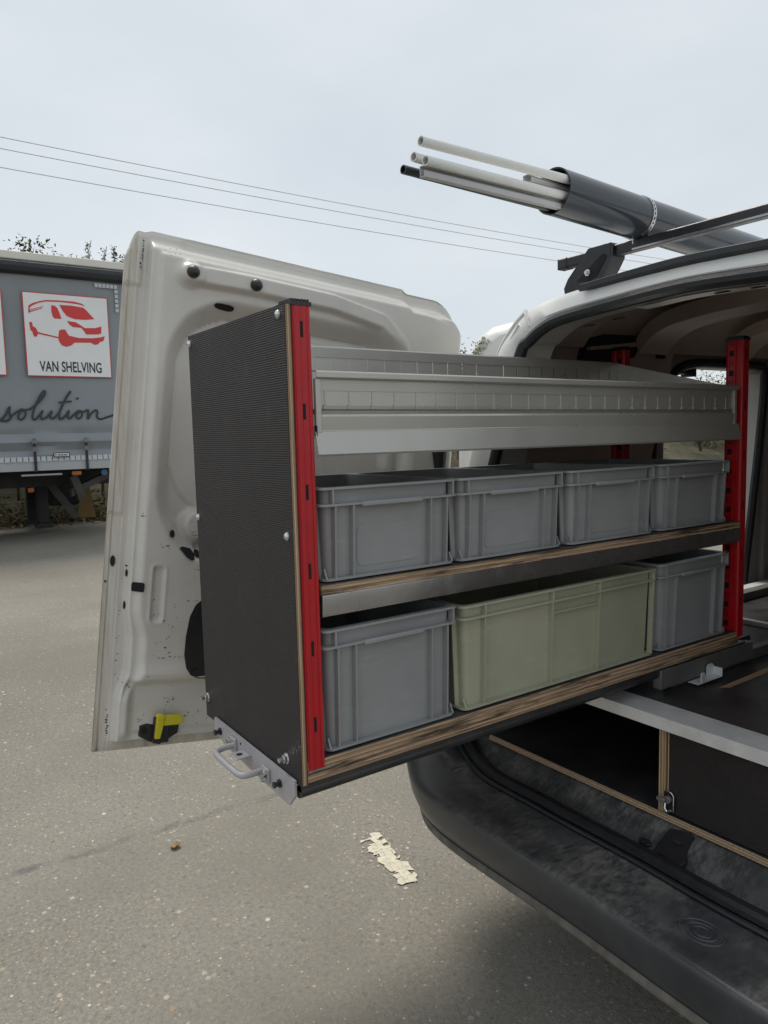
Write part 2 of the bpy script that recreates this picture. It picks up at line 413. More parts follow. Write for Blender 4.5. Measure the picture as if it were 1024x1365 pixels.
# worn dash of road paint: a broken sheet of flakes, 4 mm proud
def paint_dash():
    A, B = Vector((-1.085, .805)), Vector((-.735, .755)); d = (B - A); Ln = d.length; d.normalize(); nrm = Vector((-d.y, d.x))
    mb = MB(); step = .019; W = .070
    r2 = random.Random(5); jit = {}
    nx, ny = int(Ln / step), max(3, round(W / step))
    def pt(i, j):
        if (i, j) not in jit: jit[i, j] = Vector((i * step + r2.uniform(-.008, .008), (j - ny / 2) * step + r2.uniform(-.007, .007)))
        return jit[i, j]
    for i in range(nx):
        for j in range(ny):
            u = i / nx
            if r2.random() > .55 + .55 * min(1, u * 1.6) - (.35 if j in (0, ny - 1) else 0) - (.3 if i == nx - 1 else 0): continue
            C4 = [pt(i, j), pt(i + 1, j), pt(i + 1, j + 1), pt(i, j + 1)]; cen = sum(C4, Vector((0, 0))) / 4; P = []
            gap = r2.uniform(.95, 1.02)
            for k in range(4):
                a_, b_ = C4[k], C4[(k + 1) % 4]
                for q in range(5):
                    p = a_.lerp(b_, q / 5); p = cen + (p - cen) * (gap + r2.uniform(-.07, .03)); w_ = A + d * p.x + nrm * p.y; P.append((w_.x, w_.y, GZ + .004))
            mb.add(P, [tuple(range(len(P)))])
    for k in range(70):
        u = r2.random(); w_ = A + d * (u * Ln) + nrm * r2.gauss(0, W * .42); q = r2.uniform(.0015, .0045)
        mb.add([(w_.x + q * math.cos(a) * r2.uniform(.6, 1), w_.y + q * math.sin(a) * r2.uniform(.6, 1), GZ + .0035) for a in (0, 1.2, 2.5, 3.6, 5)], [tuple(range(5))])
    o = mb.build('road_marking', M['tape_yellow'], smooth=False); tag(o, 'short worn cream paint dash on the asphalt beside the bumper', 'road marking', kind='structure')
    # the pale ghost of another marking at the left
    mb = MB(); r3 = random.Random(8)
    for k in range(70):
        x, y = -3.55 + r3.gauss(0, .05), -.35 + r3.gauss(0, .22); s = r3.uniform(.003, .011)
        mb.add([(x + s * math.cos(a) * r3.uniform(.6, 1), y + s * math.sin(a) * r3.uniform(.6, 1), GZ + .004) for a in (0, 1.1, 2.2, 3.4, 4.6, 5.5)], [tuple(range(6))])
    o = mb.build('faded_marking', M['tape_yellow'], smooth=False); tag(o, 'faded flecks of old paint on the asphalt at the left', 'road marking', kind='structure')
paint_dash()

def grit():
    mb = MB(); r2 = random.Random(21)
    for k in range(5200):
        dist = .5 + 3.6 * r2.random() ** 1.3; a = math.radians(r2.uniform(112, 192))
        x, y = 1.04 + dist * 1.6 * math.cos(a), -.56 + dist * 1.6 * math.sin(a) * .9
        if x < -5.5: continue
        s = r2.uniform(.0018, .0050) * (1.6 if r2.random() > .93 else 1); h = s * r2.uniform(.15, .4); a0 = r2.random() * 6
        ring = [(x + s * math.cos(a0 + q) * r2.uniform(.7, 1.2), y + s * math.sin(a0 + q) * r2.uniform(.7, 1.2), GZ - .001) for q in (0, 1.3, 2.4, 3.7, 5.0)]
        top = (x + r2.uniform(-.3, .3) * s, y + r2.uniform(-.3, .3) * s, GZ + h)
        mb.add(ring + [top], [(i, (i + 1) % 5, 5) for i in range(5)])
    o = mb.build('gravel', M['stone'], smooth=False); tag(o, 'loose pale grit scattered over the asphalt', 'grit', kind='stuff')
grit()

def leaf_piece(x, y, s, seed, label):
    r2 = random.Random(seed); mb = MB(); n = 9
    v = [(s * math.cos(2 * math.pi * k / n) * r2.uniform(.55, 1.1), s * .7 * math.sin(2 * math.pi * k / n) * r2.uniform(.5, 1.1), .006 + r2.uniform(0, .010)) for k in range(n)]
    v += [(0, 0, .003)]; v2 = [(a, b, c - .0012) for a, b, c in v]
    mb.add(v, [(k, (k + 1) % n, n) for k in range(n)]); mb.add(v2, [((k + 1) % n, k, n) for k in range(n)])
    o = mb.build('fallen_leaf', M['leaf_dry'], smooth=False); o.location = (x, y, GZ); o.rotation_euler.z = r2.random() * 6
    return tag(o, label, 'leaf')
leaf_piece(-1.41, .23, .026, 3, 'single crumpled brown leaf lying on the open asphalt near the tar seam')

# scrub bank at the edge of the yard
def bank():
    from mathutils import noise
    xs = [-13.3, -13.7, -14.3, -15.2, -16.5, -18.5, -24, -60]; zs = [-1.42, -1.25, -.95, -.6, -.25, .1, .3, .4]
    ys = [-60 + 2.5 * k for k in range(64)]
    loops = []
    for y in ys:
        loops.append([(x + .5 * noise.noise((x * .3, y * .2, 1)), y, z + (0 if i == 0 else .25 * noise.noise((x * .5, y * .35, 4)))) for i, (x, z) in enumerate(zip(xs, zs))])
    o = MB().loft(loops, 0, False).build('bank', M['bank']); tag(o, 'rough earth bank along the far edge of the yard', 'bank', kind='structure')
bank()

def leaves_mesh(mb, centre_fn, n, size, r2, flat=.4):
    for k in range(n):
        c = Vector(centre_fn(r2)); s = size * r2.uniform(.55, 1.25)
        a = Vector((r2.gauss(0, 1), r2.gauss(0, 1), r2.gauss(0, flat + .25))).normalized(); b = a.cross(Vector((r2.gauss(0, .6), r2.gauss(0, .6), 1))).normalized()
        mb.add([c - a * s, c + b * s * .45, c + a * s, c - b * s * .45], [(0, 1, 2, 3)])
def shrub(name, label, cat, x, y, z0, h, wd, n, mat, seed, group, size=.05, trunk=True, crown_from=.0):
    r2 = random.Random(seed)
    t = thing(name, label, cat, (x, y, z0), group)
    clumps = [(r2.gauss(0, .30) * wd, r2.gauss(0, .30) * wd, h * r2.uniform(crown_from + .12, .95), r2.uniform(.12, .26) * wd) for _ in range(16)]
    def cen(r):
        cx, cy, cz, cr = r.choice(clumps)
        return (x + cx + r.gauss(0, cr), y + cy + r.gauss(0, cr), z0 + max(.02, cz + r.gauss(0, cr * .8)))
    mb = MB(); leaves_mesh(mb, cen, n, size, r2)
    mb.build('crown', mat, t, smooth=False)
    mb = MB()
    for cx, cy, cz, cr in clumps[:9]:
        mid = (x + cx * .35, y + cy * .35, z0 + cz * .5)
        mb.tube([(x, y, z0 - .15), mid, (x + cx, y + cy, z0 + cz)], [.022 * h ** .5, .014 * h ** .5, .004], 5)
    mb.build('stems', M['twig'], t)
    return t
VG = 'scrub bushes on the bank beyond the yard'
r4 = random.Random(77)
for i in range(24):
    y = -4 + i * 1.75 + r4.uniform(-.5, .5); x = -15.3 + r4.uniform(-.8, .8) - (.6 if i % 2 else 0)
    mt = (M['leaf_green'], M['leaf_mix'], M['leaf_brown'])[i % 3]
    kind = ('dark green leafy bush', 'yellowing autumn bush', 'brown dry bush')[i % 3]
    shrub('bush', kind + ' on the earth bank beyond the yard', 'bush', x, y, -.65, 2.1 + r4.uniform(0, .7), 1.7, 3200, mt, 100 + i, VG + (' green', ' yellow', ' brown')[i % 3], .055)
for i, (px_y, top, mt) in enumerate(((1.75, 3.45, 'leaf_green'), (2.25, 3.74, 'leaf_green'), (2.62, 3.5, 'leaf_green'), (2.95, 3.52, 'leaf_green'), (3.25, 3.80, 'leaf_brown'), (3.55, 3.72, 'leaf_brown'), (3.72, 3.78, 'leaf_brown'), (4.0, 3.66, 'leaf_green'))):
    r2 = random.Random(400 + i); x = -14.0; y = px_y; z0 = -1.0
    lab = ('leafy green shoot', 'thin dry seed stalk')[mt == 'leaf_brown']
    t = thing('sapling', ' '.join((lab, 'peeking over the roof of the grey curtain lorry')), 'sapling', (x, y, z0), 'shoots behind the lorry ' + lab)
    mb = MB(); mb.tube([(x, y, z0), (x + .1, y + .05, 1.5), (x, y, top)], [.03, .018, .005], 5); mb.build('trunk', M['twig'], t)
    mb = MB()
    for q in range(7):
        zq = top - .12 - q * .16; a_ = r2.random() * 6; ln = .10 + .05 * q * (mt == 'leaf_green'); mb.tube([(x, y, zq - .1), (x + ln * .6 * math.cos(a_), y + ln * .6 * math.sin(a_), zq + .03), (x + ln * math.cos(a_), y + ln * math.sin(a_), zq + .14)], .0055, 4)
    twg = mb.build('twigs', M['twig'], t); mb = MB()
    if mt == 'leaf_green':
        leaves_mesh(mb, lambda r: (x + r.gauss(0, .2), y + r.gauss(0, .17) , top - abs(r.gauss(0, .22)) - .02), 130, .048, r2)
        leaves_mesh(mb, lambda r: (x + r.gauss(0, .4), y + r.gauss(0, .35), r.uniform(-.5, 3.3)), 500, .08, r2)
    else:
        leaves_mesh(mb, lambda r: (x + r.gauss(0, .03), y + r.gauss(0, .035), top - r.random() * .6), 110, .028, r2)
        leaves_mesh(mb, lambda r: (x + r.gauss(0, .1), y + r.gauss(0, .07), top - .3 - r.random() * .5), 60, .03, r2)
    mb.build('crown', M[mt], t, smooth=False)
# more saplings filling the hedge behind the lorry (mostly hidden by it)
mb = MB(); r2 = random.Random(9)
leaves_mesh(mb, lambda r: (-13.35 + r.gauss(0, .22), r.uniform(-6, 8), -1.38 + abs(r.gauss(0, .24))), 9000, .05, r2)
o = mb.build('ground_cover', M['leaf_mix'], smooth=False); tag(o, 'low weeds and ivy along the foot of the bank under the lorry', 'weeds', kind='stuff')
mb = MB()
leaves_mesh(mb, lambda r: (-13.05 + r.gauss(0, .22), r.uniform(-6, 8), -1.385 + abs(r.gauss(0, .02))), 900, .05, r2, .1)
o = mb.build('leaf_litter', M['leaf_dry'], smooth=False); tag(o, 'dry fallen leaves along the edge of the asphalt under the lorry', 'leaves', kind='stuff')
mb = MB()
leaves_mesh(mb, lambda r: (-18 + r.gauss(0, 1.5), r.uniform(-8, 60), .1 + abs(r.gauss(0, .8))), 14000, .12, r2)
o = mb.build('undergrowth', M['leaf_brown'], smooth=False); tag(o, 'brown tangled undergrowth on top of the bank', 'undergrowth', kind='stuff')

# overhead cables
for i, (z, lab) in enumerate(((9.42, 'upper'), (9.08, 'middle'), (8.52, 'lowest'))):
    mb = MB(); mb.tube([(-25, -40 + 4 * k, z + .0009 * ((-40 + 4 * k) - 17) ** 2 * .6 - .12) for k in range(36)], .015, 6)
    o = mb.build('power_line', M['wire'], origin=(-25, 17, z))
    tag(o, ('topmost of the three thin overhead cables crossing the sky', 'middle one of the three thin overhead cables, just under the top one', 'lowest of the three overhead cables, apart from the upper pair')[i], 'cable', 'overhead cables')

# ================================================================== CURTAIN LORRY
TX = -10.5; TY0, TY1 = -10.6, 2.95
lorry = thing('lorry', 'grey curtain-sided lorry trailer printed with a red van sign', 'lorry', (TX - 1.2, -4, GZ))
def curtain():
    from mathutils import noise
    r2 = random.Random(3); ys = [TY0 + (TY1 - .05 - TY0) * k / 220 for k in range(221)]
    ys = [y for y in ys if y < -1] + [-1 + (TY1 - .04 + 1) * k / 110 for k in range(111)]
    zs = [2.44 - 2.63 * k / 44 for k in range(45)]
    loops = []
    straps = [2.16 - .70 * k for k in range(19)]
    for z in zs:
        row = []
        for y in ys:
            d = .020 * noise.noise((y * .9, z * .9, 0)) + .03 * noise.noise((y * .33 + z * .22, z * .3, 7)) + .012 * noise.noise((y * 3.1 - z * 1.6, z * 1.3 + y, 4)) * sst(1.0, 2.3, z)
            d += .010 * noise.noise((y * 2.2 + z * .4, z * .9, 2))
            low = sst(.45, .0, z)
            d += low * .03 * math.sin((z - .0) * 26 + noise.noise((y * 1.5, 0, 5)) * 1.5)
            for sy in straps:
                q = abs(y - sy)
                if q < .35: d -= low * .025 * math.exp(-(q / .09) ** 2); d += .012 * sst(.6, .15, z) * math.cos(q * 20) * math.exp(-q * 7)
            row.append((TX + d, y, z + .02 * noise.noise((y * .8, 0, 3)) * sst(2.0, 2.45, z)))
        loops.append(row)
    MB().loft(loops, 0, False).build('curtain', M['curtain'], lorry)
    hem = []
    for z in (-.19, -.24, -.30, -.355):
        hem.append([(TX + .012 + .01 * noise.noise((y * 1.3, z * 5, 8)), y, z) for y in ys])
    MB().loft(hem, 0, False).build('curtain_hem', M['curtain_hem'], lorry)
    mb = MB()
    y = TY1 - .1
    while y > -6:
        mb.box(TX + .022, TX + .028, y - .062, y, -.225, -.155); y -= .078
    o = mb.build('reflective_strip', M['reflector'], lorry, smooth=False); o['kind'] = 'stuff'
    mb = MB()
    for k in range(6): mb.box(TX + .03, TX + .034, 2.42 + k * .055, 2.465 + k * .055, 2.28, 2.335)
    for k in range(5): mb.box(TX + .03, TX + .034, 2.70, 2.745, 2.215 - k * .068, 2.262 - k * .068)
    mb.build('corner_reflector', M['reflector'], lorry, smooth=False)
    for i, sy in enumerate(straps):
        if sy < -3: break
        mb = MB(); mb.box(TX + .03, TX + .045, sy - .018, sy + .018, -.37, .10)
        st = mb.build('strap', M['truck_dark'], lorry)
        mb = MB(); mb.box(TX + .046, TX + .062, sy - .034, sy + .034, .03, .09); mb.build('buckle', M['plate_steel'], st, .004); mb = MB(); mb.box(TX + .046, TX + .066, sy - .030, sy + .030, -.085, -.02)
        mb.build('buckle', M['plate_steel'], st, .004)
curtain()
mb = MB(); mb.box(TX - 2.5, TX + .03, TY0, TY1, 2.56, 2.675); mb.build('roof_rail', M['truck_cream'], lorry, .015)
mb = MB(); mb.tube([(TX + .02, TY0, 2.46), (TX + .02, TY1 + .01, 2.46)], .10, 10, flat=1.0); mb.box(TX - 2.45, TX - .02, TY0, TY1, 2.40, 2.56); mb.build('top_rail', M['truck_dark'], lorry)
mb = MB(); mb.box(TX - .10, TX + .02, TY1 - .045, TY1 + .035, -.30, 2.55); mb.build('corner_post', M['truck_dark'], lorry); mb = MB(); mb.box(TX - 2.5, TX - 2.4, TY1 - .045, TY1 + .035, -.3, 2.55); mb.build('corner_post', M['truck_dark'], lorry)
mb = MB(); mb.box(TX - 2.4, TX - .1, TY1 - .05, TY1 + .01, -.25, 2.5); mb.build('end_wall', M['curtain_hem'], lorry)
mb = MB(); mb.box(TX - 2.5, TX - .03, TY0, TY1, -.33, -.19); mb.build('deck', M['chassis'], lorry)
for sx in (-.75, -1.75):
    mb = MB(); mb.box(TX + sx - .06, TX + sx + .06, TY0 + .2, TY1 - .3, -.62, -.335); mb.build('chassis_beam', M['chassis'], lorry)
def wheel(parent, x, y, r, wd, side, rim_r=.6):
    mb = MB()
    prof = [(0, r * .62), (.02, r * .94), (.12, r), (.88, r), (.98, r * .94), (1, r * .62)]
    loops = [[(x - side * wd * (1 - t), y + R * math.cos(q), GZ + r + R * math.sin(q)) for q in [2 * math.pi * j / 28 for j in range(28)]] for t, R in prof]
    ty = mb.loft(loops, 0).build('wheel', M['tyre'], parent)
    mb = MB(); mb.disc((x - side * .05, y, GZ + r), (side, 0, 0), r * .60, .02, 24); mb.disc((x - side * .03, y, GZ + r), (side, 0, 0), r * .2, .03, 12)
    for k in range(8):
        a = k * math.pi / 4; mb.disc((x - side * .03, y + r * .4 * math.cos(a), GZ + r + r * .4 * math.sin(a)), (side, 0, 0), r * .045, .012, 8)
    mb.build('rim', M['rim'], ty)
for y in (-5.2, -6.5, -7.8):
    wheel(lorry, TX - .05, y, .50, .36, 1); wheel(lorry, TX - 2.45, y, .50, .36, -1)
for sx in (-1.25, -2.15):
    mb = MB(); mb.box(TX + sx - .07, TX + sx + .07, 1.66, 1.82, -1.22, -.34); mb.box(TX + sx - .11, TX + sx + .11, 1.62, 1.86, -1.30, -1.22); mb.build('landing_leg', M['chassis'], lorry, .01)
mb = MB(); mb.box(TX - 2.15, TX - 1.25, 1.70, 1.78, -.72, -.62); mb.add([(TX - 1.25, 1.8, -.62), (TX - 1.25, 1.95, -.62), (TX - 1.25, 2.3, -1.15), (TX - 1.25, 2.2, -1.2)], [(0, 1, 2, 3)]); mb.build('leg_brace', M['chassis_grey'], lorry)
mb = MB(); mb.box(TX - 2.0, TX - 1.4, 1.9, 2.5, -.98, -.36); mb.build('side_locker', M['chassis'], lorry, .02)
mb = MB(); mb.prism([(2.0, -.78), (2.55, -.52), (2.55, -.43), (2.0, -.66)], 0, TX - .5, TX - .35); mb.prism([(1.98, -.48), (2.08, -.44), (2.2, -.78), (2.1, -.86)], 0, TX - .48, TX - .3); mb.build('spare_wheel_carrier', M['chassis_grey'], lorry, .01)
mb = MB(); mb.box(TX - .12, TX - .05, 1.28, 1.82, -.43, -.405); mb.build('tail_rod', M['rim'], lorry)
mb = MB(); mb.box(TX - .06, TX + .0, 1.95, 2.08, -.445, -.385); mb.build('marker_lamp', M['amber'], lorry, .01)
mb = MB(); mb.box(TX - .40, TX - .34, 1.40, 1.48, -.68, -.61); mb.build('marker_lamp', M['amber'], lorry, .01)
mb = MB(); mb.disc((TX - .1, 2.42, -.42), (1, 0, 0), .045, .04, 12); mb.build('air_coupling', M['blue_cap'], lorry)
mb = MB(); mb.prism([(2.25, -1.18), (2.55, -1.20), (2.47, -.66), (2.36, -.66)], 0, TX - 1.3, TX - 1.26); mb.build('mud_flap', M['ochre'], lorry)
# printed sign on the curtain
def poly_fill(name, polys, mat, parent, x, t=.004):
    cu = bpy.data.curves.new(name, 'CURVE'); cu.dimensions = '2D'; cu.fill_mode = 'BOTH'; cu.extrude = t / 2
    for P in polys:
        sp = cu.splines.new('POLY'); sp.points.add(len(P) - 1); sp.use_cyclic_u = True
        for i, (a, b) in enumerate(P): sp.points[i].co = (a, b, 0, 1)
    cu.materials.append(mat)
    ob = bpy.data.objects.new(name, cu); COL.objects.link(ob)
    # curve plane (u,v) -> world (Y,Z), facing +X
    dg = bpy.context.evaluated_depsgraph_get(); me = bpy.data.meshes.new_from_object(ob.evaluated_get(dg)); me.name = name
    bpy.data.objects.remove(ob)
    for v in me.vertices: v.co = Vector((x + v.co.z, v.co.x, v.co.y))
    me.materials.clear(); me.materials.append(mat)
    o = bpy.data.objects.new(name, me); COL.objects.link(o); attach(o, parent); return o
VAN = [
 [(1.506,1.844),(1.511,1.944),(1.56,1.98),(1.648,2.014),(1.744,2.04),(1.928,2.048),(2.124,2.047),(2.223,2.027),(2.272,1.994),(2.194,2.012),(2.104,2.02),(1.927,2.028),(1.743,2.02),(1.647,1.994),(1.567,1.955),(1.526,1.92),(1.52,1.851)],
 [(1.515,1.888),(1.704,1.953),(1.703,1.946),(1.515,1.876)], [(1.51,1.865),(1.69,1.930),(1.69,1.922),(1.509,1.85)],
 [(1.811,1.973),(1.853,1.97),(1.886,1.945),(1.916,1.865),(1.935,1.792),(1.841,1.791),(1.819,1.821),(1.806,1.894)],
 [(1.917,1.986),(2.085,1.988),(2.237,1.972),(2.272,1.947),(2.388,1.819),(2.254,1.799),(2.109,1.802),(2.012,1.835),(1.963,1.896)],
 [(2.01,1.768),(2.124,1.757),(2.194,1.716),(2.247,1.682),(2.395,1.691),(2.479,1.719),(2.473,1.619),(2.427,1.602),(2.263,1.592),(2.201,1.683),(2.083,1.687),(2.04,1.716)],
 [(1.506,1.723),(1.543,1.72),(1.55,1.666),(1.589,1.645),(1.611,1.588),(1.878,1.535),(1.892,1.623),(1.92,1.643),(1.973,1.646),(1.997,1.601),(2.022,1.56),(2.165,1.536),(2.349,1.542),(2.462,1.562),(2.52,1.582),(2.496,1.51),(2.448,1.494),(2.418,1.46),(2.371,1.448),(2.317,1.478),(2.088,1.466),(2.049,1.427),(1.976,1.401),(1.915,1.42),(1.883,1.474),(1.876,1.517),(1.61,1.566),(1.59,1.523),(1.556,1.525),(1.538,1.593),(1.516,1.61)]]
def sign(y0, with_print):
    mb = MB(); mb.box(TX + .026, TX + .029, y0, y0 + 1.154, .975, 2.137, 1); mb.box(TX + .026, TX + .031, y0 + .012, y0 + 1.142, .987, 2.125, 0)
    s = mb.build('sign_panel', [M['print_white'], M['print_red']], lorry, smooth=False)
    if with_print:
        poly_fill('van_emblem', VAN, M['print_red'], s, TX + .033)
        cu = bpy.data.curves.new('lettering', 'FONT'); cu.body = 'VAN SHELVING'; cu.size = .205; cu.space_character = 1.02; cu.offset = .004
        ob = bpy.data.objects.new('lettering', cu); COL.objects.link(ob)
        dg = bpy.context.evaluated_depsgraph_get(); me = bpy.data.meshes.new_from_object(ob.evaluated_get(dg)); bpy.data.objects.remove(ob)
        xs = [v.co.x for v in me.vertices]; x0, x1 = min(xs), max(xs); k = .845 / (x1 - x0)
        for v in me.vertices: v.co = Vector((TX + .034, 1.603 + (v.co.x - x0) * k, 1.047 + v.co.y))
        me.materials.clear(); me.materials.append(M['print_dark'])
        o = bpy.data.objects.new('lettering', me); COL.objects.link(o); attach(o, s)
sign(1.436, True); sign(.026, False)
SCRIPT = [
 ([(1.03,.347),(1.109,.416),(1.179,.543),(1.172,.476),(1.186,.40),(1.133,.355),(1.065,.362)],.016),
 ([(1.186,.409),(1.266,.476),(1.339,.513),(1.379,.476),(1.366,.409),(1.315,.369),(1.281,.40),(1.308,.476),(1.366,.501),(1.438,.513)],.014),
 ([(1.438,.513),(1.544,.599),(1.637,.708),(1.65,.77),(1.61,.739),(1.529,.599),(1.47,.445),(1.472,.377),(1.515,.383),(1.578,.46)],.015),
 ([(1.578,.46),(1.60,.491),(1.575,.414),(1.592,.376),(1.662,.413),(1.725,.491),(1.70,.413),(1.727,.382),(1.78,.419),(1.835,.491)],.015),
 ([(1.996,.776),(1.913,.649),(1.835,.491),(1.817,.406),(1.845,.375),(1.914,.428)],.016),
 ([(1.821,.607),(1.91,.622),(2.002,.627)],.012),
 ([(1.914,.428),(1.954,.491),(1.937,.412),(1.956,.38),(2.02,.437)],.014),
 ([(2.065,.659),(2.099,.679)],.013),
 ([(2.02,.437),(2.085,.491),(2.136,.475),(2.125,.411),(2.078,.38),(2.05,.418),(2.099,.475),(2.176,.481)],.013),
 ([(2.176,.481),(2.223,.501),(2.21,.379),(2.267,.459),(2.332,.501),(2.353,.475),(2.342,.404),(2.387,.371),(2.50,.403),(2.66,.455)],.014)]
mb = MB()
for P, r in SCRIPT:
    q = catmull([(TX + .045, a, b) for a, b in P], 9 * len(P)) if len(P) > 2 else [(TX + .045, a, b) for a, b in P]
    mb.tube(q, r, 8, flat=1.0)
for i, v in enumerate(mb.v): mb.v[i] = (TX + .022 + (v[0] - TX - .045) * .25, v[1], v[2])
o = mb.build('script_lettering', M['print_dark'], lorry)
mb = MB(); mb.box(TX + .05, TX + .06, 1.70, 1.92, -.17, -.105, 0); mb.box(TX + .06, TX + .063, 1.712, 1.908, -.158, -.117, 1); mb.box(TX + .063, TX + .065, 1.72, 1.74, -.15, -.125, 2)
for k in range(7): mb.box(TX + .063, TX + .065, 1.755 + k * .02, 1.768 + k * .02, -.15, -.128, 0)
mb.build('maker_plate', [M['truck_dark'], M['print_white'], M['amber']], lorry, smooth=False)

# ================================================================== SECOND WHITE VAN beyond
def other_van():
    t = thing('parked_van', 'white van with mossy rounded roof parked beyond the open rear door', 'van', (-3.92, 4.64, GZ)); t.rotation_euler.z = math.radians(43)
    cx, cy = -3.92, 4.99
    def ring(y, w, zt, r, zb):
        o = []
        for a in range(0, 181, 12):
            q = math.radians(a); sx = math.copysign(abs(math.cos(q)) ** .55, math.cos(q)); o.append((cx + w * sx, y, zb + (zt - zb) * abs(math.sin(q)) ** .42))
        return o
    st = [(-.35, .60, .96, 0), (-.30, .70, 1.03, 0), (-.15, .74, 1.07, 0), (.6, .78, 1.09, 0), (2.0, .80, 1.09, 0), (2.9, .78, 1.0, 0), (3.5, .76, .35, 0), (4.3, .72, .15, 0), (4.5, .66, -.1, 0)]
    MB().loft([ring(cy + y, w, z, 0, -1.05) for y, w, z, _ in st], 0, False, False, False).build('body', M['white'], t, angle=50)
    mb = MB(); mb.loft([ring(cy - .352, .60, .96, 0, -1.05)], 0, False); n = len(ring(0, 1, 1, 0, 0)); mb.add(ring(cy - .352, .60, .96, 0, -1.05), [tuple(range(n))]); mb.build('rear_panel', M['white'], t)
    mb = MB(); r0 = ring(cy - .215, .60, .86, 0, .30); mb.add([(x, y - .005 - .10 * (0), z) for x, y, z in [(cx - .46, cy - .360, .25), (cx + .46, cy - .360, .25), (cx + .42, cy - .358, .72), (cx - .42, cy - .358, .72)]], [(0, 1, 2, 3)]); mb.build('rear_window', M['dark_glass'], t)
    for sx in (-1, 1):
        for y in (.65, 3.45): wheel(t, cx + sx * .80, cy + y, .32, .2, sx)
    r2 = random.Random(6); mb = MB()
    def mc(r):
        a = math.radians(r.uniform(118, 168)); q = r.random()
        w, z = .60 + (.70 - .60) * q, .96 + (1.03 - .96) * q
        return (cx + (w + .01) * math.copysign(abs(math.cos(a)) ** .55, math.cos(a)), cy - .36 + .06 * q, -1.05 + (z + 1.06) * abs(math.sin(a)) ** .42)
    leaves_mesh(mb, mc, 420, .014, r2); mb.build('moss', M['moss'], t, smooth=False)
other_van()

# ================================================================== WHITE CAR seen through the side door
def car():
    t = thing('parked_car', 'white parked car whose bonnet shows through the open side door', 'car', (-1.6, 7.3, GZ))
    def sec(x, y0, y1, zt, zb=-1.18, r=.12):
        P = [(y0, zb), (y0 - .02, -.85), (y0, zt - r), (y0 + r * .35, zt - r * .3), (y0 + r, zt), ((y0 + y1) / 2, zt + .02), (y1 - r, zt), (y1 - r * .35, zt - r * .3), (y1, zt - r), (y1 + .02, -.85), (y1, zb)]
        return [(x, a, b) for a, b in P]
    st = [(-3.32, 6.75, 7.95, -.72), (-3.25, 6.6, 8.1, -.58), (-3.05, 6.5, 8.2, -.36), (-2.8, 6.47, 8.23, -.20), (-2.45, 6.45, 8.25, -.13), (-1.9, 6.45, 8.25, -.07), (-.2, 6.45, 8.25, -.05), (.4, 6.48, 8.22, -.08), (.75, 6.6, 8.1, -.25)]
    MB().loft([sec(*q) for q in st], 0, False, True, True).build('body', M['white'], t, angle=45)
    mb = MB(); mb.loft([[(-1.85, 6.55, -.07), (-1.85, 8.15, -.07), (.40, 8.15, -.07), (.40, 6.55, -.07)], [(-1.15, 6.68, .42), (-1.15, 8.02, .42), (.15, 8.02, .42), (.15, 6.68, .42)]], 0, True, False, False); mb.build('windows', M['dark_glass'], t)
    mb = MB(); mb.box(-1.18, .18, 6.66, 8.04, .415, .46); mb.build('roof', M['white'], t, .03)
    for y in (6.6, 8.1):
        mb = MB(); mb.box(-3.26, -3.05, y - .12, y + .12, -.62, -.48); mb.build('headlight', M['glass'], t, .03)
    mb = MB(); mb.box(-3.34, -3.27, 6.9, 7.8, -.95, -.72); mb.build('grille', M['black_plastic'], t, .02)
    for x in (-2.6, .0):
        for y, sd_ in ((6.44, -1), (8.26, 1)):
            mb = MB(); yy = y; R_ = .32
            prof = [(0, R_ * .6), (.05, R_ * .95), (.2, R_), (.8, R_), (.95, R_ * .95), (1, R_ * .6)]
            ty = mb.loft([[(x + q * math.cos(a), yy - sd_ * .2 * (1 - tt), GZ + R_ + q * math.sin(a)) for a in [2 * math.pi * j / 24 for j in range(24)]] for tt, q in prof], 0).build('wheel', M['tyre'], t)
            mb = MB(); mb.disc((x, yy - sd_ * .02, GZ + R_), (0, sd_, 0), R_ * .6, .02, 20); mb.build('rim', M['rim'], ty)
car()

# ================================================================== THE WHITE VAN
XC = .12
def FY(x, z): return .68 + .14 * (z + .9) + .10 * ((x - XC) / .8) ** 2
van = thing('van', 'white panel van with its rear and side doors open and a scuffed black bumper', 'van', (XC, 2.0, GZ))
SEAL = [(-.53, -.84), (-.535, -.6), (-.505, -.35), (-.44, -.06), (-.375, .195), (-.335, .237), (-.27, .267), (-.195, .278), (-.10, .283), (.02, .289), (.12, .292)]
OUTL = [(-.705, -.95), (-.70, -.6), (-.665, -.35), (-.585, -.04), (-.505, .20), (-.44, .275), (-.375, .318), (-.28, .333), (-.18, .340), (.02, .347), (.12, .349)]
def mirror(P): return P + [(2 * XC - x, z) for x, z in P[-2::-1]]
def path2(P, n): return [(v.x, v.y) for v in catmull([(a, b, 0) for a, b in mirror(P)], n)]
NL = 97
S2 = path2(SEAL, NL); O2 = path2(OUTL, NL)
def at(P, dy=0.0, inset=0.0, dz=0.0):
    return [(XC + (x - XC) * (1 - inset), FY(x, z) + dy, z + dz) for x, z in P]
# rear frame between seal and skin
def lerp2(A, B, t): return [(a[0] + (b[0] - a[0]) * t, a[1] + (b[1] - a[1]) * t) for a, b in zip(A, B)]
mb = MB()
mb.loft([at(S2, .0), at(lerp2(S2, O2, .30), -.012), at(lerp2(S2, O2, .75), -.006), at(O2, .010)], 0, False)
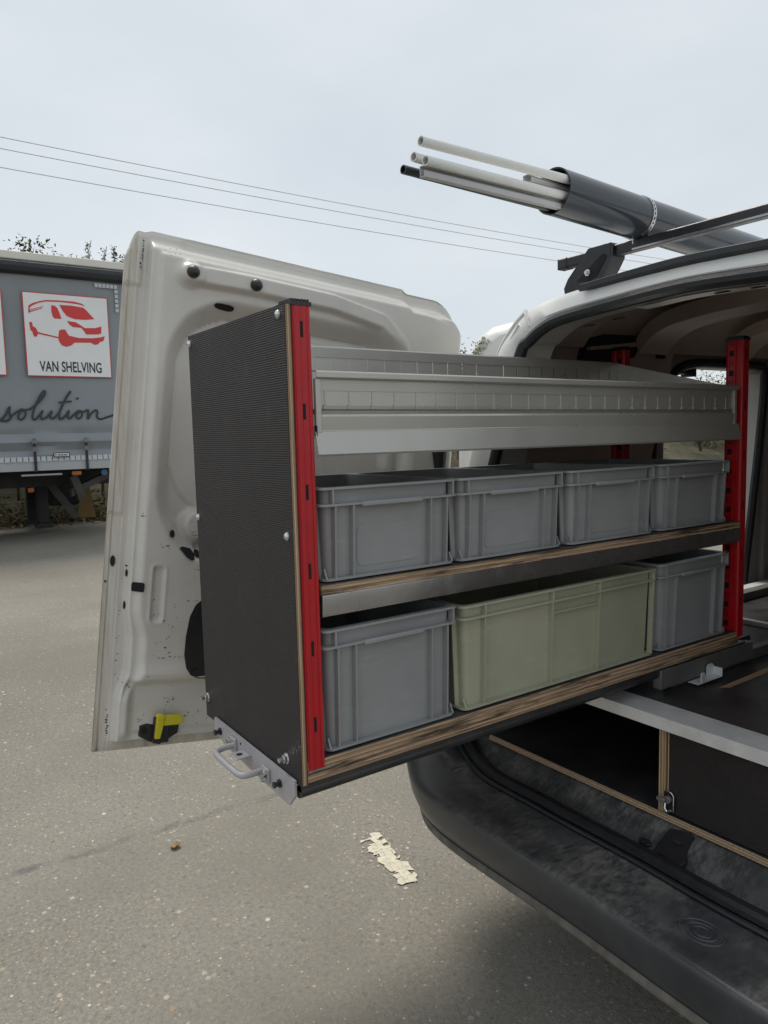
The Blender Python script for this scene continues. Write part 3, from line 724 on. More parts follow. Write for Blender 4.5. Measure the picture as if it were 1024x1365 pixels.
# outer skin with the sliding door opening left out of the left side
BOXL = [(-.735, -.95), (-.745, -.6), (-.745, -.35), (-.735, -.04), (-.71, .20), (-.69, .30), (-.66, .36), (-.62, .405), (-.56, .43), (.02, .455), (.12, .457)]
B2 = path2(BOXL, NL)
loops = [[(a[0] + (b[0] - a[0]) * t, FY(*a) * (1 - t) + (FY(.12, .35) + .05) * t + dy, a[1] + (b[1] - a[1]) * t) for a, b in zip(O2, B2)] for dy, t in ((.010, 0), (.05, .07), (.16, .30), (.42, .92))]
def station(Y, k, dz): return [(XC + (x - XC) * k, Y, z + (dz - .11) * sst(-.2, .35, z)) for x, z in B2]
for Y, k, dz in ((1.62, 1.0, .115), (1.80, 1.005, .125), (2.10, 1.01, .13), (2.50, 1.01, .135), (2.62, 1.01, .135), (3.0, 1.0, .13), (3.5, .98, .10)): loops.append(station(Y, k, dz))
def skip_left(j, i):
    # between Y=1.80 and Y=2.50 on the left, below the roof rail
    return 5 <= j <= 6 and loops[j][i][0] < -.3 and -.78 < loops[j][i][2] < .245
mb.loft(loops, 0, False, skip=skip_left)
# bonnet and nose beyond the load space
nose = [station(3.5, .98, .10)]
for Y, k, zt in ((3.9, 1.0, -.05), (4.4, .98, -.25), (4.75, .92, -.42), (4.85, .80, -.62)):
    nose.append([(XC + (x - XC) * k, Y, min(z, zt + .04 * z)) for x, z in B2])
mb.loft(nose, 0, False, cap1=True)
body = mb.build('body', M['white'], van, angle=40)
# door shut gutter at the upper left corner: panel seams standing proud of the body
mb = MB()
gut = [(x, y, z) for x, y, z in [(-.53, .90, .05), (-.515, .905, .16), (-.48, .905, .235), (-.425, .900, .287), (-.372, .893, .318)]]
mb.tube(catmull(gut, 20), .006, 6)
mb.tube([(-.372, .885, .318), (-.345, .868, .295), (-.335, .866, .272)], .004, 6)
mb.tube(catmull([(-.49, .880, .06), (-.47, .882, .16), (-.43, .884, .235), (-.385, .880, .285)], 16), .005, 6)
mb.tube([(-.475, .883, .19), (-.440, .885, .19), (-.425, .884, .235)], .004, 6)
mb.build('panel_seam', M['white'], body)
# interior
inn = []
for dy, k in ((.0, .0), (.055, .02), (.095, .035)): inn.append(at(S2, dy, k))
reveal = MB().loft(inn, 0, False).build('opening_reveal', M['reveal'], van)
IN2 = path2([(-.60, -.84), (-.605, -.6), (-.60, -.35), (-.585, -.06), (-.555, .20), (-.50, .30), (-.42, .352), (-.30, .372), (-.18, .380), (.02, .388), (.12, .390)], NL)
def inner(Y, dz=0): return [(x, Y, z + dz * sst(.0, .3, z)) for x, z in IN2]
il = [at(S2, .095, .035)]
il.append([(a[0] * .25 + b[0] * .75, .99, a[1] * .25 + b[1] * .75) for a, b in zip(S2, IN2)])
il += [inner(1.10, .0), inner(1.4, .03), inner(1.74, .04), inner(1.80, .045), inner(2.10, .05), inner(2.49, .055), inner(2.62, .055)]
def skip_in(j, i): return 5 <= j <= 6 and il[j][i][0] < -.3 and -.76 < il[j][i][2] < .235
inner_o = MB().loft(il, 0, False, cap1=False, skip=skip_in).build('interior_lining', M['primer'], van, angle=50)
mb = MB(); mb.add(inner(2.62, .055), [tuple(range(NL))]); mb.build('bulkhead', M['primer_grey'], van)
# jambs of the side opening, joining inner and outer skin
mb = MB()
mb.box(-.745, -.58, 1.775, 1.80, -.80, .26); mb.box(-.745, -.58, 2.495, 2.53, -.80, .26); mb.box(-.725, -.585, 1.775, 2.53, .238, .345); mb.box(-.76, -.55, 1.775, 2.53, -.84, -.78)
mb.build('side_door_jamb', M['primer_grey'], van, .006)
mb = MB()
sp = catmull([(-.600, 1.745, -.80), (-.600, 1.745, -.30), (-.598, 1.755, -.06), (-.592, 1.80, .12), (-.585, 1.86, .205), (-.58, 1.96, .238), (-.58, 2.15, .245), (-.58, 2.40, .245), (-.585, 2.475, .22), (-.595, 2.475, .0), (-.60, 2.43, -.35), (-.60, 2.385, -.62), (-.60, 2.375, -.76)], 70)
mb.tube(sp, .017, 8); mb.build('side_door_seal', M['rubber'], van)
# curved rear corner filler of the side opening (its upper rear corner is rounded)
mb = MB(); cor = [(1.79, -.80), (1.745, -.80), (1.745, -.30), (1.752, -.06), (1.795, .12), (1.855, .205), (1.95, .236), (1.95, .25), (1.79, .25)]
mb.prism([(1.80, -.05), (1.80, .12), (1.86, .205), (1.96, .238), (1.80, .24)], 0, -.64, -.585); mb.build('corner_filler', M['primer'], van)
mb = MB(); mb.prism([(2.50, .22), (2.47, .22), (2.475, .0), (2.43, -.35), (2.385, -.62), (2.375, -.79), (2.50, -.79)], 0, -.66, -.60); mb.build('door_pillar', M['primer_grey'], van)
# latch arm seen in the side opening
mb = MB(); mb.tube([(-.60, 1.86, .18), (-.62, 1.92, .215), (-.66, 2.06, .222)], .014, 8); mb.box(-.67, -.63, 2.03, 2.07, .20, .25); mb.build('latch_arm', M['black_plastic'], van)
# roof bows
for Y, z0, dp in ((1.20, .398, .05), (1.62, .42, .06), (2.15, .435, .05)):
    mb = MB(); P = [(x, z) for x, z in IN2 if z > .27]
    mb.loft([[(x * .985 + .001, Y - .09, z + .012) for x, z in P], [(x * .985, Y - .075, z - dp * .55) for x, z in P], [(x * .985, Y + .075, z - dp * .55) for x, z in P], [(x * .985, Y + .09, z + .012) for x, z in P]], 0, False)
    mb.build('roof_bow', M['primer'], van, angle=50)
# pale reinforcement plate in the header, with slots
def header(x, dz, dy): 
    i = min(range(NL), key=lambda k: abs(S2[k][0] - x) + (0 if S2[k][1] > .2 else 9)); z = S2[i][1]
    return (x, FY(x, z) + dy, z + dz)
mb = MB(); X_ = [-.02 + .045 * k for k in range(13)]
mb.loft([[header(x, -.012, .022) for x in X_], [header(x, -.012, .066) for x in X_]], 0, False); mb.loft([[header(x, -.016, .022) for x in X_], [header(x, -.016, .066) for x in X_]], 0, False)
hp_o = mb.build('header_plate', M['white'], van)
mb = MB()
for x in (.16, .235, .40): 
    a = header(x, -.0175, .034); mb.box(a[0], a[0] + .03, a[1], a[1] + .012, a[2] - .001, a[2])
for x in (-.10, -.19):
    a = header(x, -.022, .04); mb.box(a[0], a[0] + .03, a[1], a[1] + .010, a[2] - .002, a[2])
o = mb.build('plate_slots', M['slot'], hp_o); o['kind'] = 'stuff'
# quarter panel: dark recess, keyhole slots, inner pressing
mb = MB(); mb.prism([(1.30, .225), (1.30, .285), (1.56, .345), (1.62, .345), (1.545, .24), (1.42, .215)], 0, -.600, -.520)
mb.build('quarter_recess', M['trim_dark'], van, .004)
mb = MB(); mb.prism([(1.31, .252), (1.31, .262), (1.58, .292), (1.575, .276)], 0, -.52, -.508); mb.build('recess_rib', M['primer'], van, .003)
mb = MB()
mb.disc((-.535, 1.825, .345), (1, 0, -.25), .014, .006, 12); mb.box(-.545, -.531, 1.82, 1.83, .305, .34)
mb.disc((-.520, 2.15, .345), (1, 0, -.3), .016, .006, 12); mb.box(-.56, -.535, 1.70, 1.735, .245, .262)
mb.build('pressing_hole', M['slot'], van)
mb = MB(); mb.tube(catmull([(-.545, 1.62, .275), (-.545, 1.80, .30), (-.545, 2.1, .315), (-.545, 2.45, .315)], 20), .010, 6); mb.tube(catmull([(-.50, 1.30, .36), (-.49, 1.5, .38), (-.49, 1.54, .365)], 10), .008, 6); mb.build('pressed_bead', M['primer'], van)
# load floor seen below the deck and the sill
mb = MB(); mb.box(-.60, .84, .90, 2.60, -.885, -.862); mb.build('load_floor', M['primer_grey'], van)
mb = MB(); mb.box(-.64, -.56, 1.80, 2.49, -.79, -.735); mb.box(-.60, -.52, 1.80, 2.49, -.70, -.682); mb.box(-.555, -.50, 1.80, 2.49, -.655, -.625); mb.build('side_step', M['alu'], van, .006)

# roof edge rubber and weather seal
mb = MB(); P = [p for p in O2 if -.186 < p[0] < .43]
mb.loft([[(x, FY(x, z) - .014, z - .013) for x, z in P], [(x, FY(x, z) - .020, z - .010) for x, z in P], [(x, FY(x, z) - .020, z + .001) for x, z in P], [(x, FY(x, z) - .012, z + .004) for x, z in P], [(x, FY(x, z) + .02, z + .006) for x, z in P], [(x, FY(x, z) + .02, z - .004) for x, z in P]], 0, True, True, True)
mb.build('roof_edge_trim', M['rubber'], van, angle=45)
groove = [(-.556, .802, -.855), (-.530, .800, -.872), (-.475, .778, -.884), (-.405, .750, -.889), (-.334, .735, -.890), (-.184, .733, -.890), (-.08, .729, -.890), (.12, .726, -.890), (.27, .717, -.890), (.39, .715, -.890), (.60, .720, -.890), (.72, .750, -.888), (.79, .80, -.872)]
side_l = [(x, FY(x, z) - .004, z) for x, z in SEAL[2:]]
side_r = [(2 * XC - x, y, z) for x, y, z in side_l[:-1]][::-1]
full = catmull(groove[::-1] + [(-.562, .802, -.80), (-.558, .803, -.72)] + side_l + side_r + [(.805, .802, -.80), (.80, .803, -.72)], 220)
mb = MB(); mb.tube(full, .0155, 10, closed=True); seal = mb.build('door_seal', M['rubber'], van)
gp = catmull(groove, 80)
mb = MB(); mb.tube([(p.x, p.y + .020, p.z - .004) for p in gp], .009, 8); mb.tube([(p.x, p.y - .021, p.z - .010) for p in gp], .007, 8); mb.build('seal_lip', M['rubber'], seal)

# bumper: profile swept along the plan curve
plan = catmull([(-.735, 1.05, 0), (-.734, .94, 0), (-.726, .84, 0), (-.700, .745, 0), (-.645, .668, 0), (-.565, .612, 0), (-.48, .566, 0), (-.40, .543, 0), (-.30, .534, 0), (-.20, .532, 0), (.05, .530, 0), (.30, .518, 0), (.52, .512, 0), (.72, .525, 0), (.84, .58, 0), (.93, .68, 0), (.97, .80, 0), (.975, 1.0, 0)], 130)
def offset_in(P, i, d):
    t = (P[min(i + 1, len(P) - 1)] - P[max(i - 1, 0)]).normalized(); return P[i] + Vector((-t.y, t.x, 0)) * d
prof = [(.34, -1.030), (.20, -1.034), (.075, -1.040), (.052, -1.038), (.045, -1.032), (.040, -1.010), (.022, -.985), (.010, -.955), (.004, -.928), (.0025, -.914), (.003, -.9065), (.0055, -.9015), (.0095, -.8985), (.015, -.8975), (.030, -.8985), (.055, -.9015), (.075, -.904)]
loops = [[tuple(offset_in(plan, i, d) + Vector((0, 0, z + .020 * sst(-.45, -.72, plan[i].x) * (1 if z > -.95 else 0)))) for i in range(len(plan))] for d, z in prof]
# top deck from the shoulder to the seal groove
inner_edge = []
for i, p in enumerate(plan):
    gx = max(-.548, min(.80, p.x + (.02 if p.x < XC else -.02))); k = min(gp, key=lambda q: abs(q.x - gx)); inner_edge.append(k)
sh = loops[-1]
deck1 = [tuple(Vector(sh[i]).lerp(Vector((inner_edge[i].x if abs(plan[i].x - XC) > .60 else plan[i].x, inner_edge[i].y, -.905)), .35) + Vector((0, 0, .0))) for i in range(len(plan))]
deck2 = [((inner_edge[i].x if abs(plan[i].x - XC) > .60 else plan[i].x), inner_edge[i].y, -.906) for i in range(len(plan))]
mb = MB().loft(loops + [deck1, deck2], 0, False)
bumper = mb.build('bumper', M['bumper'], van, angle=60)
mb = MB()
mb.loft([[tuple(offset_in(plan, i, d) + Vector((0, 0, z))) for i in range(len(plan))] for d, z in ((.0525, -1.0395), (.041, -1.037), (.035, -1.030), (.035, -1.021), (.0400, -1.014))], 0, False); mb.build('bumper_lip', M['lip'], bumper, angle=60)
mb = MB()   # moulded step ring on the bumper deck, three thin rings
for R in (.017, .028, .041):
    mb.tube([(.322 + R * math.cos(a), .617 + R * .8 * math.sin(a), -.9035) for a in [k * math.pi / 12 for k in range(24)]], .0022, 6, closed=True)
mb.build('moulded_ring', M['bumper'], bumper)
# sill between seal and drawers
mb = MB(); xs = [-.60 + 1.44 * k / 90 for k in range(91)]
from mathutils import noise as mnoise
rows = []
for t in (0, .12, .3, .5, .7, .85, 1.0):
    row = []
    for x in xs:
        k = min(gp, key=lambda q: abs(q.x - max(-.548, min(.80, x)))); y0 = k.y + .006
        y = y0 + (.862 - y0) * t; z = -.904 + .041 * sst(.1, 1.0, t) - .006 * sst(.0, .15, t) * sst(.55, .2, t)
        z += .003 * mnoise.noise((x * 9, t * 3, 2)); row.append((x, y, z))
    rows.append(row)
mb.loft(rows, 0, False); sill = mb.build('sill', M['sill'], van, angle=60)
def sill_z(x, y):
    k = min(gp, key=lambda q: abs(q.x - max(-.548, min(.80, x)))); y0 = k.y + .006; t = max(0, min(1, (y - y0) / (.862 - y0)))
    return -.904 + .041 * sst(.1, 1.0, t)
def ell2(cx, cy, a, b, n=14): return [(cx + a * math.cos(2 * math.pi * k / n), cy + b * math.sin(2 * math.pi * k / n)) for k in range(n)]
def on_sill(mb, P, lo, hi):
    n = len(P); v = [(x, y, sill_z(x, y) + lo) for x, y in P] + [(x, y, sill_z(x, y) + hi) for x, y in P]
    mb.add(v, [tuple(range(n)), tuple(range(n, 2 * n))] + [(i, (i + 1) % n, n + (i + 1) % n, n + i) for i in range(n)])
mb = MB(); on_sill(mb, [(.122, .748), (.113, .785), (.114, .826), (.142, .833), (.170, .834), (.174, .80), (.190, .775), (.186, .742), (.150, .744)], -.006, .007); sp_o = mb.build('striker_plate', M['black_plastic'], van, .003)
for nm, x, y, r_, mt in (('plate_hole', .140, .765, .010, 'slot'), ('plate_bolt', .150, .805, .013, 'slide')):
    mb = MB(); mb.disc((x, y, sill_z(x, y) + .0072), (0, .12, 1), r_, .0015, 16); mb.build(nm, M[mt], sp_o)
mb = MB(); mb.disc((.335, .745, sill_z(.335, .745) - .0005), (0, .15, 1), .014, .003, 16); mb.build('sill_hole', M['slot'], sill)
mb = MB(); mb.tube([(.338, .740, sill_z(.338, .74) + .004), (.37, .732, sill_z(.37, .732) + .006), (.43, .72, sill_z(.43, .72) + .003)], .004, 6); mb.build('sill_cord', M['black_plastic'], sill)
mb = MB(); on_sill(mb, ell2(.086, .778, .015, .008), -.003, .0035); mb.build('sill_clip', M['black_plastic'], sill, .001)
for sx in (-1, 1):
    wheel(van, XC + sx * .85, 1.45, .31, .2, sx); wheel(van, XC + sx * .85, 4.05, .31, .2, sx)
mb = MB(); mb.box(-.56, .80, 1.05, 4.4, -1.16, -.93); mb.build('underbody', M['chassis'], van)

# ---------------- rear door, swung open about 95 degrees on its leaning hinge line
E2 = Vector((-0.08714, -0.98889, 0.12041)); HH = Vector((0.01985, 0.11912, 0.99268)); NN = -Vector((-0.996, 0.08889, 0.00925))
HP = Vector((-.68, .72, -.9))
def D(u, v, d): return HP + E2 * u + HH * v + NN * d
VB = .066
def vtop(u):
    base = 1.297
    if u > .845: base -= .008 * sst(.845, .875, u) + .06 * sst(.875, .9055, u) ** 2
    base -= .010 * sst(.165, .150, u)
    if u < .06: base -= .16 * (1 - math.sqrt(max(0, 1 - ((.06 - u) / .10) ** 2))) / (1 - math.sqrt(1 - .9801)) if u < -.039 else .148 * (1 - math.sqrt(max(0, 1 - ((.06 - u) / .10) ** 2)))
    return base
def rr(u, v, u0, u1, v0, v1, r):
    cx, cy = (u0 + u1) / 2, (v0 + v1) / 2; qx = abs(u - cx) - (u1 - u0) / 2 + r; qy = abs(v - cy) - (v1 - v0) / 2 + r
    return math.hypot(max(qx, 0), max(qy, 0)) + min(max(qx, qy), 0) - r
def segd(u, v, P):
    best = 9
    for (a, b), (c, d) in zip(P, P[1:]):
        dx, dy = c - a, d - b; t = max(0, min(1, ((u - a) * dx + (v - b) * dy) / (dx * dx + dy * dy))); best = min(best, math.hypot(u - a - dx * t, v - b - dy * t))
    return best
BAR = [(.770, 1.205), (.62, 1.209), (.40, 1.207), (.25, 1.185), (.185, 1.130), (.165, 1.03), (.17, .80)]
def dpt(u, v):
    top = vtop(u); d = 0.0
    # distance from the outline
    el = .905 - u; eb = v - VB; et = top - v; eh = u + .038
    d += .004 * sst(.0, .012, min(el, eb, et))
    d += .004 * math.exp(-((el - .026) / .006) ** 2) - .0035 * math.exp(-((el - .0115) / .0022) ** 2)   # hem crease along the free edge
    d += .005 * sst(1.163, 1.170, v) * sst(.040, .034, el) - .004 * sst(.640, .634, v) * sst(.034, .028, el)
    # frame stands up from the flange
    wob = .018 * sst(.42, .34, v) * sst(.22, .27, v) - .012 * sst(.24, .19, v)
    d += .032 * sst(.046, .056, el - wob * .6) * sst(.020, .034, eb) * sst(.016, .050, et) * sst(.0, .03, eh)
    d += .014 * sst(.060, .080, el - wob) * sst(.034, .055, eb) * sst(.045, .062, et + .035 * sst(.10, .0, eh))
    # lower recessed panel and step crease
    low = sst(.250, .226, v) * sst(.045, .085, el) * sst(.02, .05, eb)
    d -= .024 * low
    d += .006 * math.exp(-((v - .262) / .016) ** 2) * sst(.07, .10, el)
    # window recess
    w_ = rr(u, v, .115, .812, .53, 1.165, .17); lob = rr(u, v, .30, .79, .525, .80, .12)
    q = min(w_, lob)
    d -= .054 * sst(.002, -.046, q)
    d += .004 * sst(.0035, -.0035, rr(u, v, .155, .776, .64, 1.124, .14)) - .006 * math.exp(-(rr(u, v, .155, .776, .64, 1.124, .14) / .0035) ** 2)
    # shelf lobe at the foot of the window
    l2 = rr(u, v, .40, .735, .575, .655, .04); d += .020 * sst(.012, -.014, l2)
    l3 = rr(u, v, .40, .70, .545, .575, .015); d -= .010 * sst(.006, -.006, l3)
    # upper brace bar
    b = segd(u, v, BAR); d += .021 * sst(.026, .016, b)
    d += .007 * sst(.036, .026, math.hypot(u - .768, v - 1.205)); d -= .006 * sst(.020, .030, abs(u - .69)) * sst(.022, .010, b) * 0
    # second pressed line under the top edge
    d += .006 * sst(.004, -.012, rr(u, v, .02, .785, 1.262 - .05 * sst(.25, .0, u), 1.30, .02)) * -1
    # vertical pressed slot
    rb = rr(u, v, .777, .802, .386, .518, .008); d -= .007 * sst(.002, -.003, rb); d += .002 * math.exp(-((rb - .004) / .003) ** 2)
    d += .0012 * mnoise.noise((u * 9, v * 9, 3))
    return d
def frange(segs):
    out = []
    for a, b, st in segs:
        n = max(1, round((b - a) / st)); out += [a + (b - a) * k / n for k in range(n)]
    return out + [segs[-1][1]]
us = frange([(-.038, .10, .006), (.10, .62, .008), (.62, .83, .0036), (.83, .905, .0022)])
ts = frange([(0, .16, .0026), (.16, .56, .0040), (.56, .86, .006), (.86, 1.0, .0030)])
def vof(u, t): return VB + (vtop(u) - VB) * t
mb = MB()
mb.loft([[tuple(D(u, vof(u, t), dpt(u, vof(u, t)))) for u in us] for t in ts], 0, False)
# rolled edge and outer skin
back = [[tuple(D(u, vof(u, t), dd)) for u in us] for t, dd in ((0, 0), (0, -.012))]
per = [(u, 0.0) for u in us] + [(us[-1], t) for t in ts[1:]] + [(u, 1.0) for u in us[::-1][1:]] + [(us[0], t) for t in ts[::-1][1:-1]]
ring0 = [tuple(D(u, vof(u, t), dpt(u, vof(u, t)))) for u, t in per]
ring1 = [tuple(D(u + (.0015 if u > .9 else 0), vof(u, t) + (.0015 if t == 1.0 else 0), -.003)) for u, t in per]
ring2 = [tuple(D(u, vof(u, t), -.014)) for u, t in per]
mb.loft([ring0, ring1, ring2], 1); 
mb.loft([[tuple(D(u, vof(u, t), -.014 - .03 * math.sin(math.pi * t) * math.sin(math.pi * (u + .04) / .945))) for u in us[::4] + [us[-1]]] for t in ts[::6] + [1.0]], 2, False)
nu = len(us)
for fi in range((len(ts) - 1) * (nu - 1)):
    j, i = divmod(fi, nu - 1); u = (us[i] + us[min(i + 1, nu - 1)]) / 2; v = vof(u, ts[j])
    if v - VB < .0235 + .004 * mnoise.noise((u * 30, 0, 1)) or .905 - u < .0235: mb.m[fi] = 1
door = mb.build('rear_door', [M['door_inner'], M['door_edge'], M['white']], van, angle=70)
door['label'] = 'dusty white open rear door with chipped paint and a yellow latch lever'
def on_door(u, v, off=0.0): return D(u, v, dpt(u, v) + off)
def patch(mb, P, off=.0012, t=.002, m=0, depth=None):
    base = [D(u, v, (depth if depth is not None else dpt(u, v)) + off) for u, v in P]; top = [p + NN * t for p in base]; n = len(P)
    mb.add([tuple(p) for p in base + top], [tuple(range(n)), tuple(range(n, 2 * n))] + [(i, (i + 1) % n, n + (i + 1) % n, n + i) for i in range(n)], m)
def ell(cu, cv, a, b, n=18, p=2.0):
    return [(cu + a * math.copysign(abs(math.cos(q)) ** (2 / p), math.cos(q)), cv + b * math.copysign(abs(math.sin(q)) ** (2 / p), math.sin(q))) for q in [2 * math.pi * k / n for k in range(n)]]
for u, v in ((.768, 1.205), (.613, 1.207)):
    mb = MB(); mb.disc(on_door(u, v), NN, .0145, .006, 16, 0, .010); mb.build('rubber_stop', M['black_plastic'], door)
mb = MB(); patch(mb, ell(.678, 1.147, .026, .0058, 22, 3)); mb.build('slot_hole', M['slot'], door)
for P in (ell(.762, .596, .0085, .0085), ell(.697, .549, .009, .0085), [(.745, .563), (.736, .566), (.712, .560), (.706, .548), (.708, .537), (.716, .534), (.728, .542)], ell(.836, .469, .0135, .011, 18, 6), ell(.858, .514, .002, .002), ell(.857, .42, .0018, .010), ell(.857, .497, .0018, .009), ell(.8885, .524, .005, .013), ell(.6, .555, .01, .01), ell(.9015, .475, .002, .003)):
    mb = MB(); patch(mb, P, .0028, .0008); mb.build('panel_hole', M['slot'], door)
mb = MB(); P = [(.62, .462), (.672, .448), (.698, .425), (.710, .397), (.716, .35), (.717, .304), (.711, .272), (.700, .255), (.68, .244), (.656, .240), (.45, .238), (.43, .26), (.43, .44), (.45, .462)]
patch(mb, P, .001, .002); cov = mb.build('access_cover', M['black_plastic'], door)
for u, v in ((.690, .262), (.692, .405)): mb = MB(); mb.disc(on_door(u, v, .003), NN, .008, .004, 12); mb.build('cover_screw', M['black_plastic'], cov)
# dark scuffs where the paint is worn through
mb = MB(); r2 = random.Random(31)
for (u0, v0, du, dv, n) in ((.8775, .135, .0025, .026, 34), (.845, .235, .012, .012, 10), (.76, .335, .010, .03, 12), (.74, .300, .05, .003, 22), (.74, .195, .012, .02, 12), (.70, .595, .02, .012, 12), (.672, .578, .012, .004, 14), (.835, .64, .006, .004, 4), (.776, .572, .01, .008, 7), (.69, .62, .03, .006, 8), (.70, .51, .01, .008, 4), (.66, .12, .04, .02, 6), (.70, .155, .03, .02, 8), (.81, .15, .02, .01, 5), (.80, .30, .04, .06, 10), (.75, .42, .04, .03, 12), (.8655, .30, .002, .05, 6), (.865, .43, .002, .05, 6), (.868, 1.245, .0012, .022, 26), (.872, 1.215, .001, .02, 10), (.81, 1.25, .02, .02, 10)):
    for k in range(n):
        u, v = u0 + r2.gauss(0, du * .6), v0 + r2.gauss(0, dv * .6)
        if not (.64 < u < .903 and .08 < v < 1.28): continue
        s = r2.uniform(.0004, .0015); a = r2.uniform(-.9, .9)
        patch(mb, [(u + s * r2.uniform(.8, 2.6) * math.cos(q + a), v + s * r2.uniform(.3, .8) * math.sin(q + a) + s * math.cos(q) * a) for q in (0, .9, 1.9, 3.1, 4.2, 5.3)], .0003, .0003)
sf = mb.build('paint_scuffs', M['slot'], door, smooth=False); sf['kind'] = 'stuff'
# latch with yellow lever
mb = MB()
patch(mb, [(.806, .130), (.806, .104), (.784, .090), (.756, .078), (.735, .090), (.712, .104), (.710, .130), (.722, .134), (.742, .130), (.755, .124), (.775, .130), (.79, .134)], 0, .016, 0, .012)
patch(mb, [(.775, .150), (.775, .088), (.738, .088), (.738, .144), (.748, .148)], .016, .016, 0, .012)
latch = mb.build('door_latch', M['black_plastic'], door, .002)
mb = MB(); patch(mb, ell(.794, .117, .007, .009), .0165, .001, 0, .012); mb.build('latch_hole', M['slot'], latch)
mb = MB(); patch(mb, [(.772, .158), (.757, .160), (.755, .140), (.762, .104), (.774, .104)], .034, .012, 0, .012)
patch(mb, [(.757, .159), (.722, .159), (.713, .156), (.709, .147), (.711, .138), (.720, .134), (.755, .134)], .036, .007, 0, .012)
patch(mb, ell(.764, .158, .010, .006), .034, .016, 0, .012)
lv = mb.build('latch_lever', M['yellow'], latch, .0015)
mb = MB(); mb.tube([D(.03, .90, .03), D(.03, .86, .05), D(.02, .80, .045)], [.02, .024, .018], 10); mb.build('door_check', M['black_plastic'], door)

# ================================================================== ROOF RACK AND PIPES
rack = thing('roof_rack', 'black steel roof bar on a clamped foot above the white van roof', 'roof rack', (-.1, 1.39, .50))
mb = MB(); by, bz = 1.385, .549
mb.prism([(by - .017, bz - .015), (by + .017, bz - .015), (by + .017, bz + .017), (by - .017, bz + .017)], 0, -.668, 1.02); mb.build('cross_bar', M['rack'], rack, .004)
mb = MB(); mb.prism([(by - .0185, bz - .0165), (by + .0185, bz - .0165), (by + .0185, bz + .0185), (by - .0185, bz + .0185)], 0, -.690, -.655); mb.build('end_cap', M['black_plastic'], rack, .005)
mb = MB(); mb.box(-.40, 1.0, by - .0195, by - .0175, bz - .0135, bz - .0085); mb.build('bar_channel', M['galv'], rack)
mb = MB(); prs = [(-.652, .448), (-.655, .466), (-.640, .492), (-.585, .545), (-.556, .572), (-.470, .572), (-.462, .563), (-.462, .530), (-.478, .505), (-.508, .462), (-.53, .452)]
mb.prism(prs, 1, by - .027, by + .030); ft = mb.build('clamp_foot', M['rack'], rack, .007)
mb = MB(); mb.prism([(-.600, .478), (-.565, .505), (-.500, .545), (-.482, .538), (-.520, .485), (-.55, .472)], 1, by - .029, by - .0268); mb.build('foot_recess', M['slot'], ft)
mb = MB(); mb.disc((-.553, by - .029, .497), (0, -1, 0), .011, .007, 6); mb.disc((-.553, by - .036, .497), (0, -1, 0), .006, .008, 8); mb.build('clamp_bolt', M['zinc'], ft)
mb = MB(); mb.box(-.502, -.470, by - .0285, by + .0315, bz - .019, bz + .0245); mb.build('foot_collar', M['black_plastic'], ft, .003)
mb = MB(); mb.prism([(.745, .45), (.76, .50), (.80, .545), (.80, .574), (.86, .574), (.875, .5), (.90, .45)], 1, by - .026, by + .030); mb.build('clamp_foot', M['rack'], rack, .006)
mb = MB(); mb.prism([(2.385 - .017, .545), (2.385 + .017, .545), (2.385 + .017, .575), (2.385 - .017, .575)], 0, -.668, 1.02); mb.build('cross_bar', M['rack'], rack, .004)
for x in (-.60, .80):
    mb = MB(); mb.prism([(x - .04, .455), (x + .06, .455), (x + .08, .545), (x + .02, .545)], 1, 2.36, 2.41); mb.build('clamp_foot', M['rack'], rack, .006)
# plastic tube
TD = Vector((-0.04385, .99863, -0.0284)).normalized(); TP = Vector((-.39, 1.385, .626)); TR = .060
def TT(s, off=(0, 0)):
    ax = TD.cross(Vector((0, 0, 1))).normalized(); up = ax.cross(TD).normalized(); return TP + TD * s + ax * off[0] + up * off[1]
S0 = -.39
mb = MB()
n = 40
def tring(s, R): return [TT(s, (R * math.cos(q), R * math.sin(q))) for q in [2 * math.pi * k / n for k in range(n)]]
mb.loft([tring(S0, TR - .004), tring(S0 - .001, TR), tring(-.1, TR), tring(.5, TR), tring(2.2, TR)], 0); mb.loft([tring(S0, TR - .004), tring(.3, TR - .004), tring(2.2, TR - .004)], 1); mb.loft([tring(2.2, TR - .004), tring(2.2, TR)], 0)
tb = mb.build('plastic_tube', [M['tube'], M['tube_in']], origin=TP, angle=50); tag(tb, 'large anthracite plastic tube lying along the roof rack, holding thin pipes', 'tube')
# perforated strap
mb = MB()
k = 26
for i in range(k):
    a0, a1 = [math.radians(-70 + 320 * (i + e) / k) for e in (.04, .96)]
    R0, R1 = TR + .0008, TR + .0024
    hw = .0075
    for s0, s1, b0, b1 in ((-hw, -hw * .45, a0, a1), (hw * .45, hw, a0, a1), (-hw * .45, hw * .45, a0, a0 + (a1 - a0) * .22), (-hw * .45, hw * .45, a1 - (a1 - a0) * .22, a1)):
        v = [TT(-.012 + s, (R * math.cos(b), R * math.sin(b))) for R in (R0, R1) for b in (b0, b1) for s in (s0, s1)]
        mb.add([tuple(p) for p in v], [(0, 1, 3, 2), (4, 6, 7, 5), (0, 4, 5, 1), (2, 3, 7, 6), (0, 2, 6, 4), (1, 5, 7, 3)])
for sgn in (-1, 1): mb.tube([TT(-.02 + sgn * .008, (0, -TR - .001)), TT(-.02 + sgn * .008, (0, -TR - .018))], .0022, 6)
st = mb.build('perforated_strap', M['zinc'], origin=TP, smooth=False); tag(st, 'perforated metal fixing strap wrapped round the anthracite tube', 'strap')
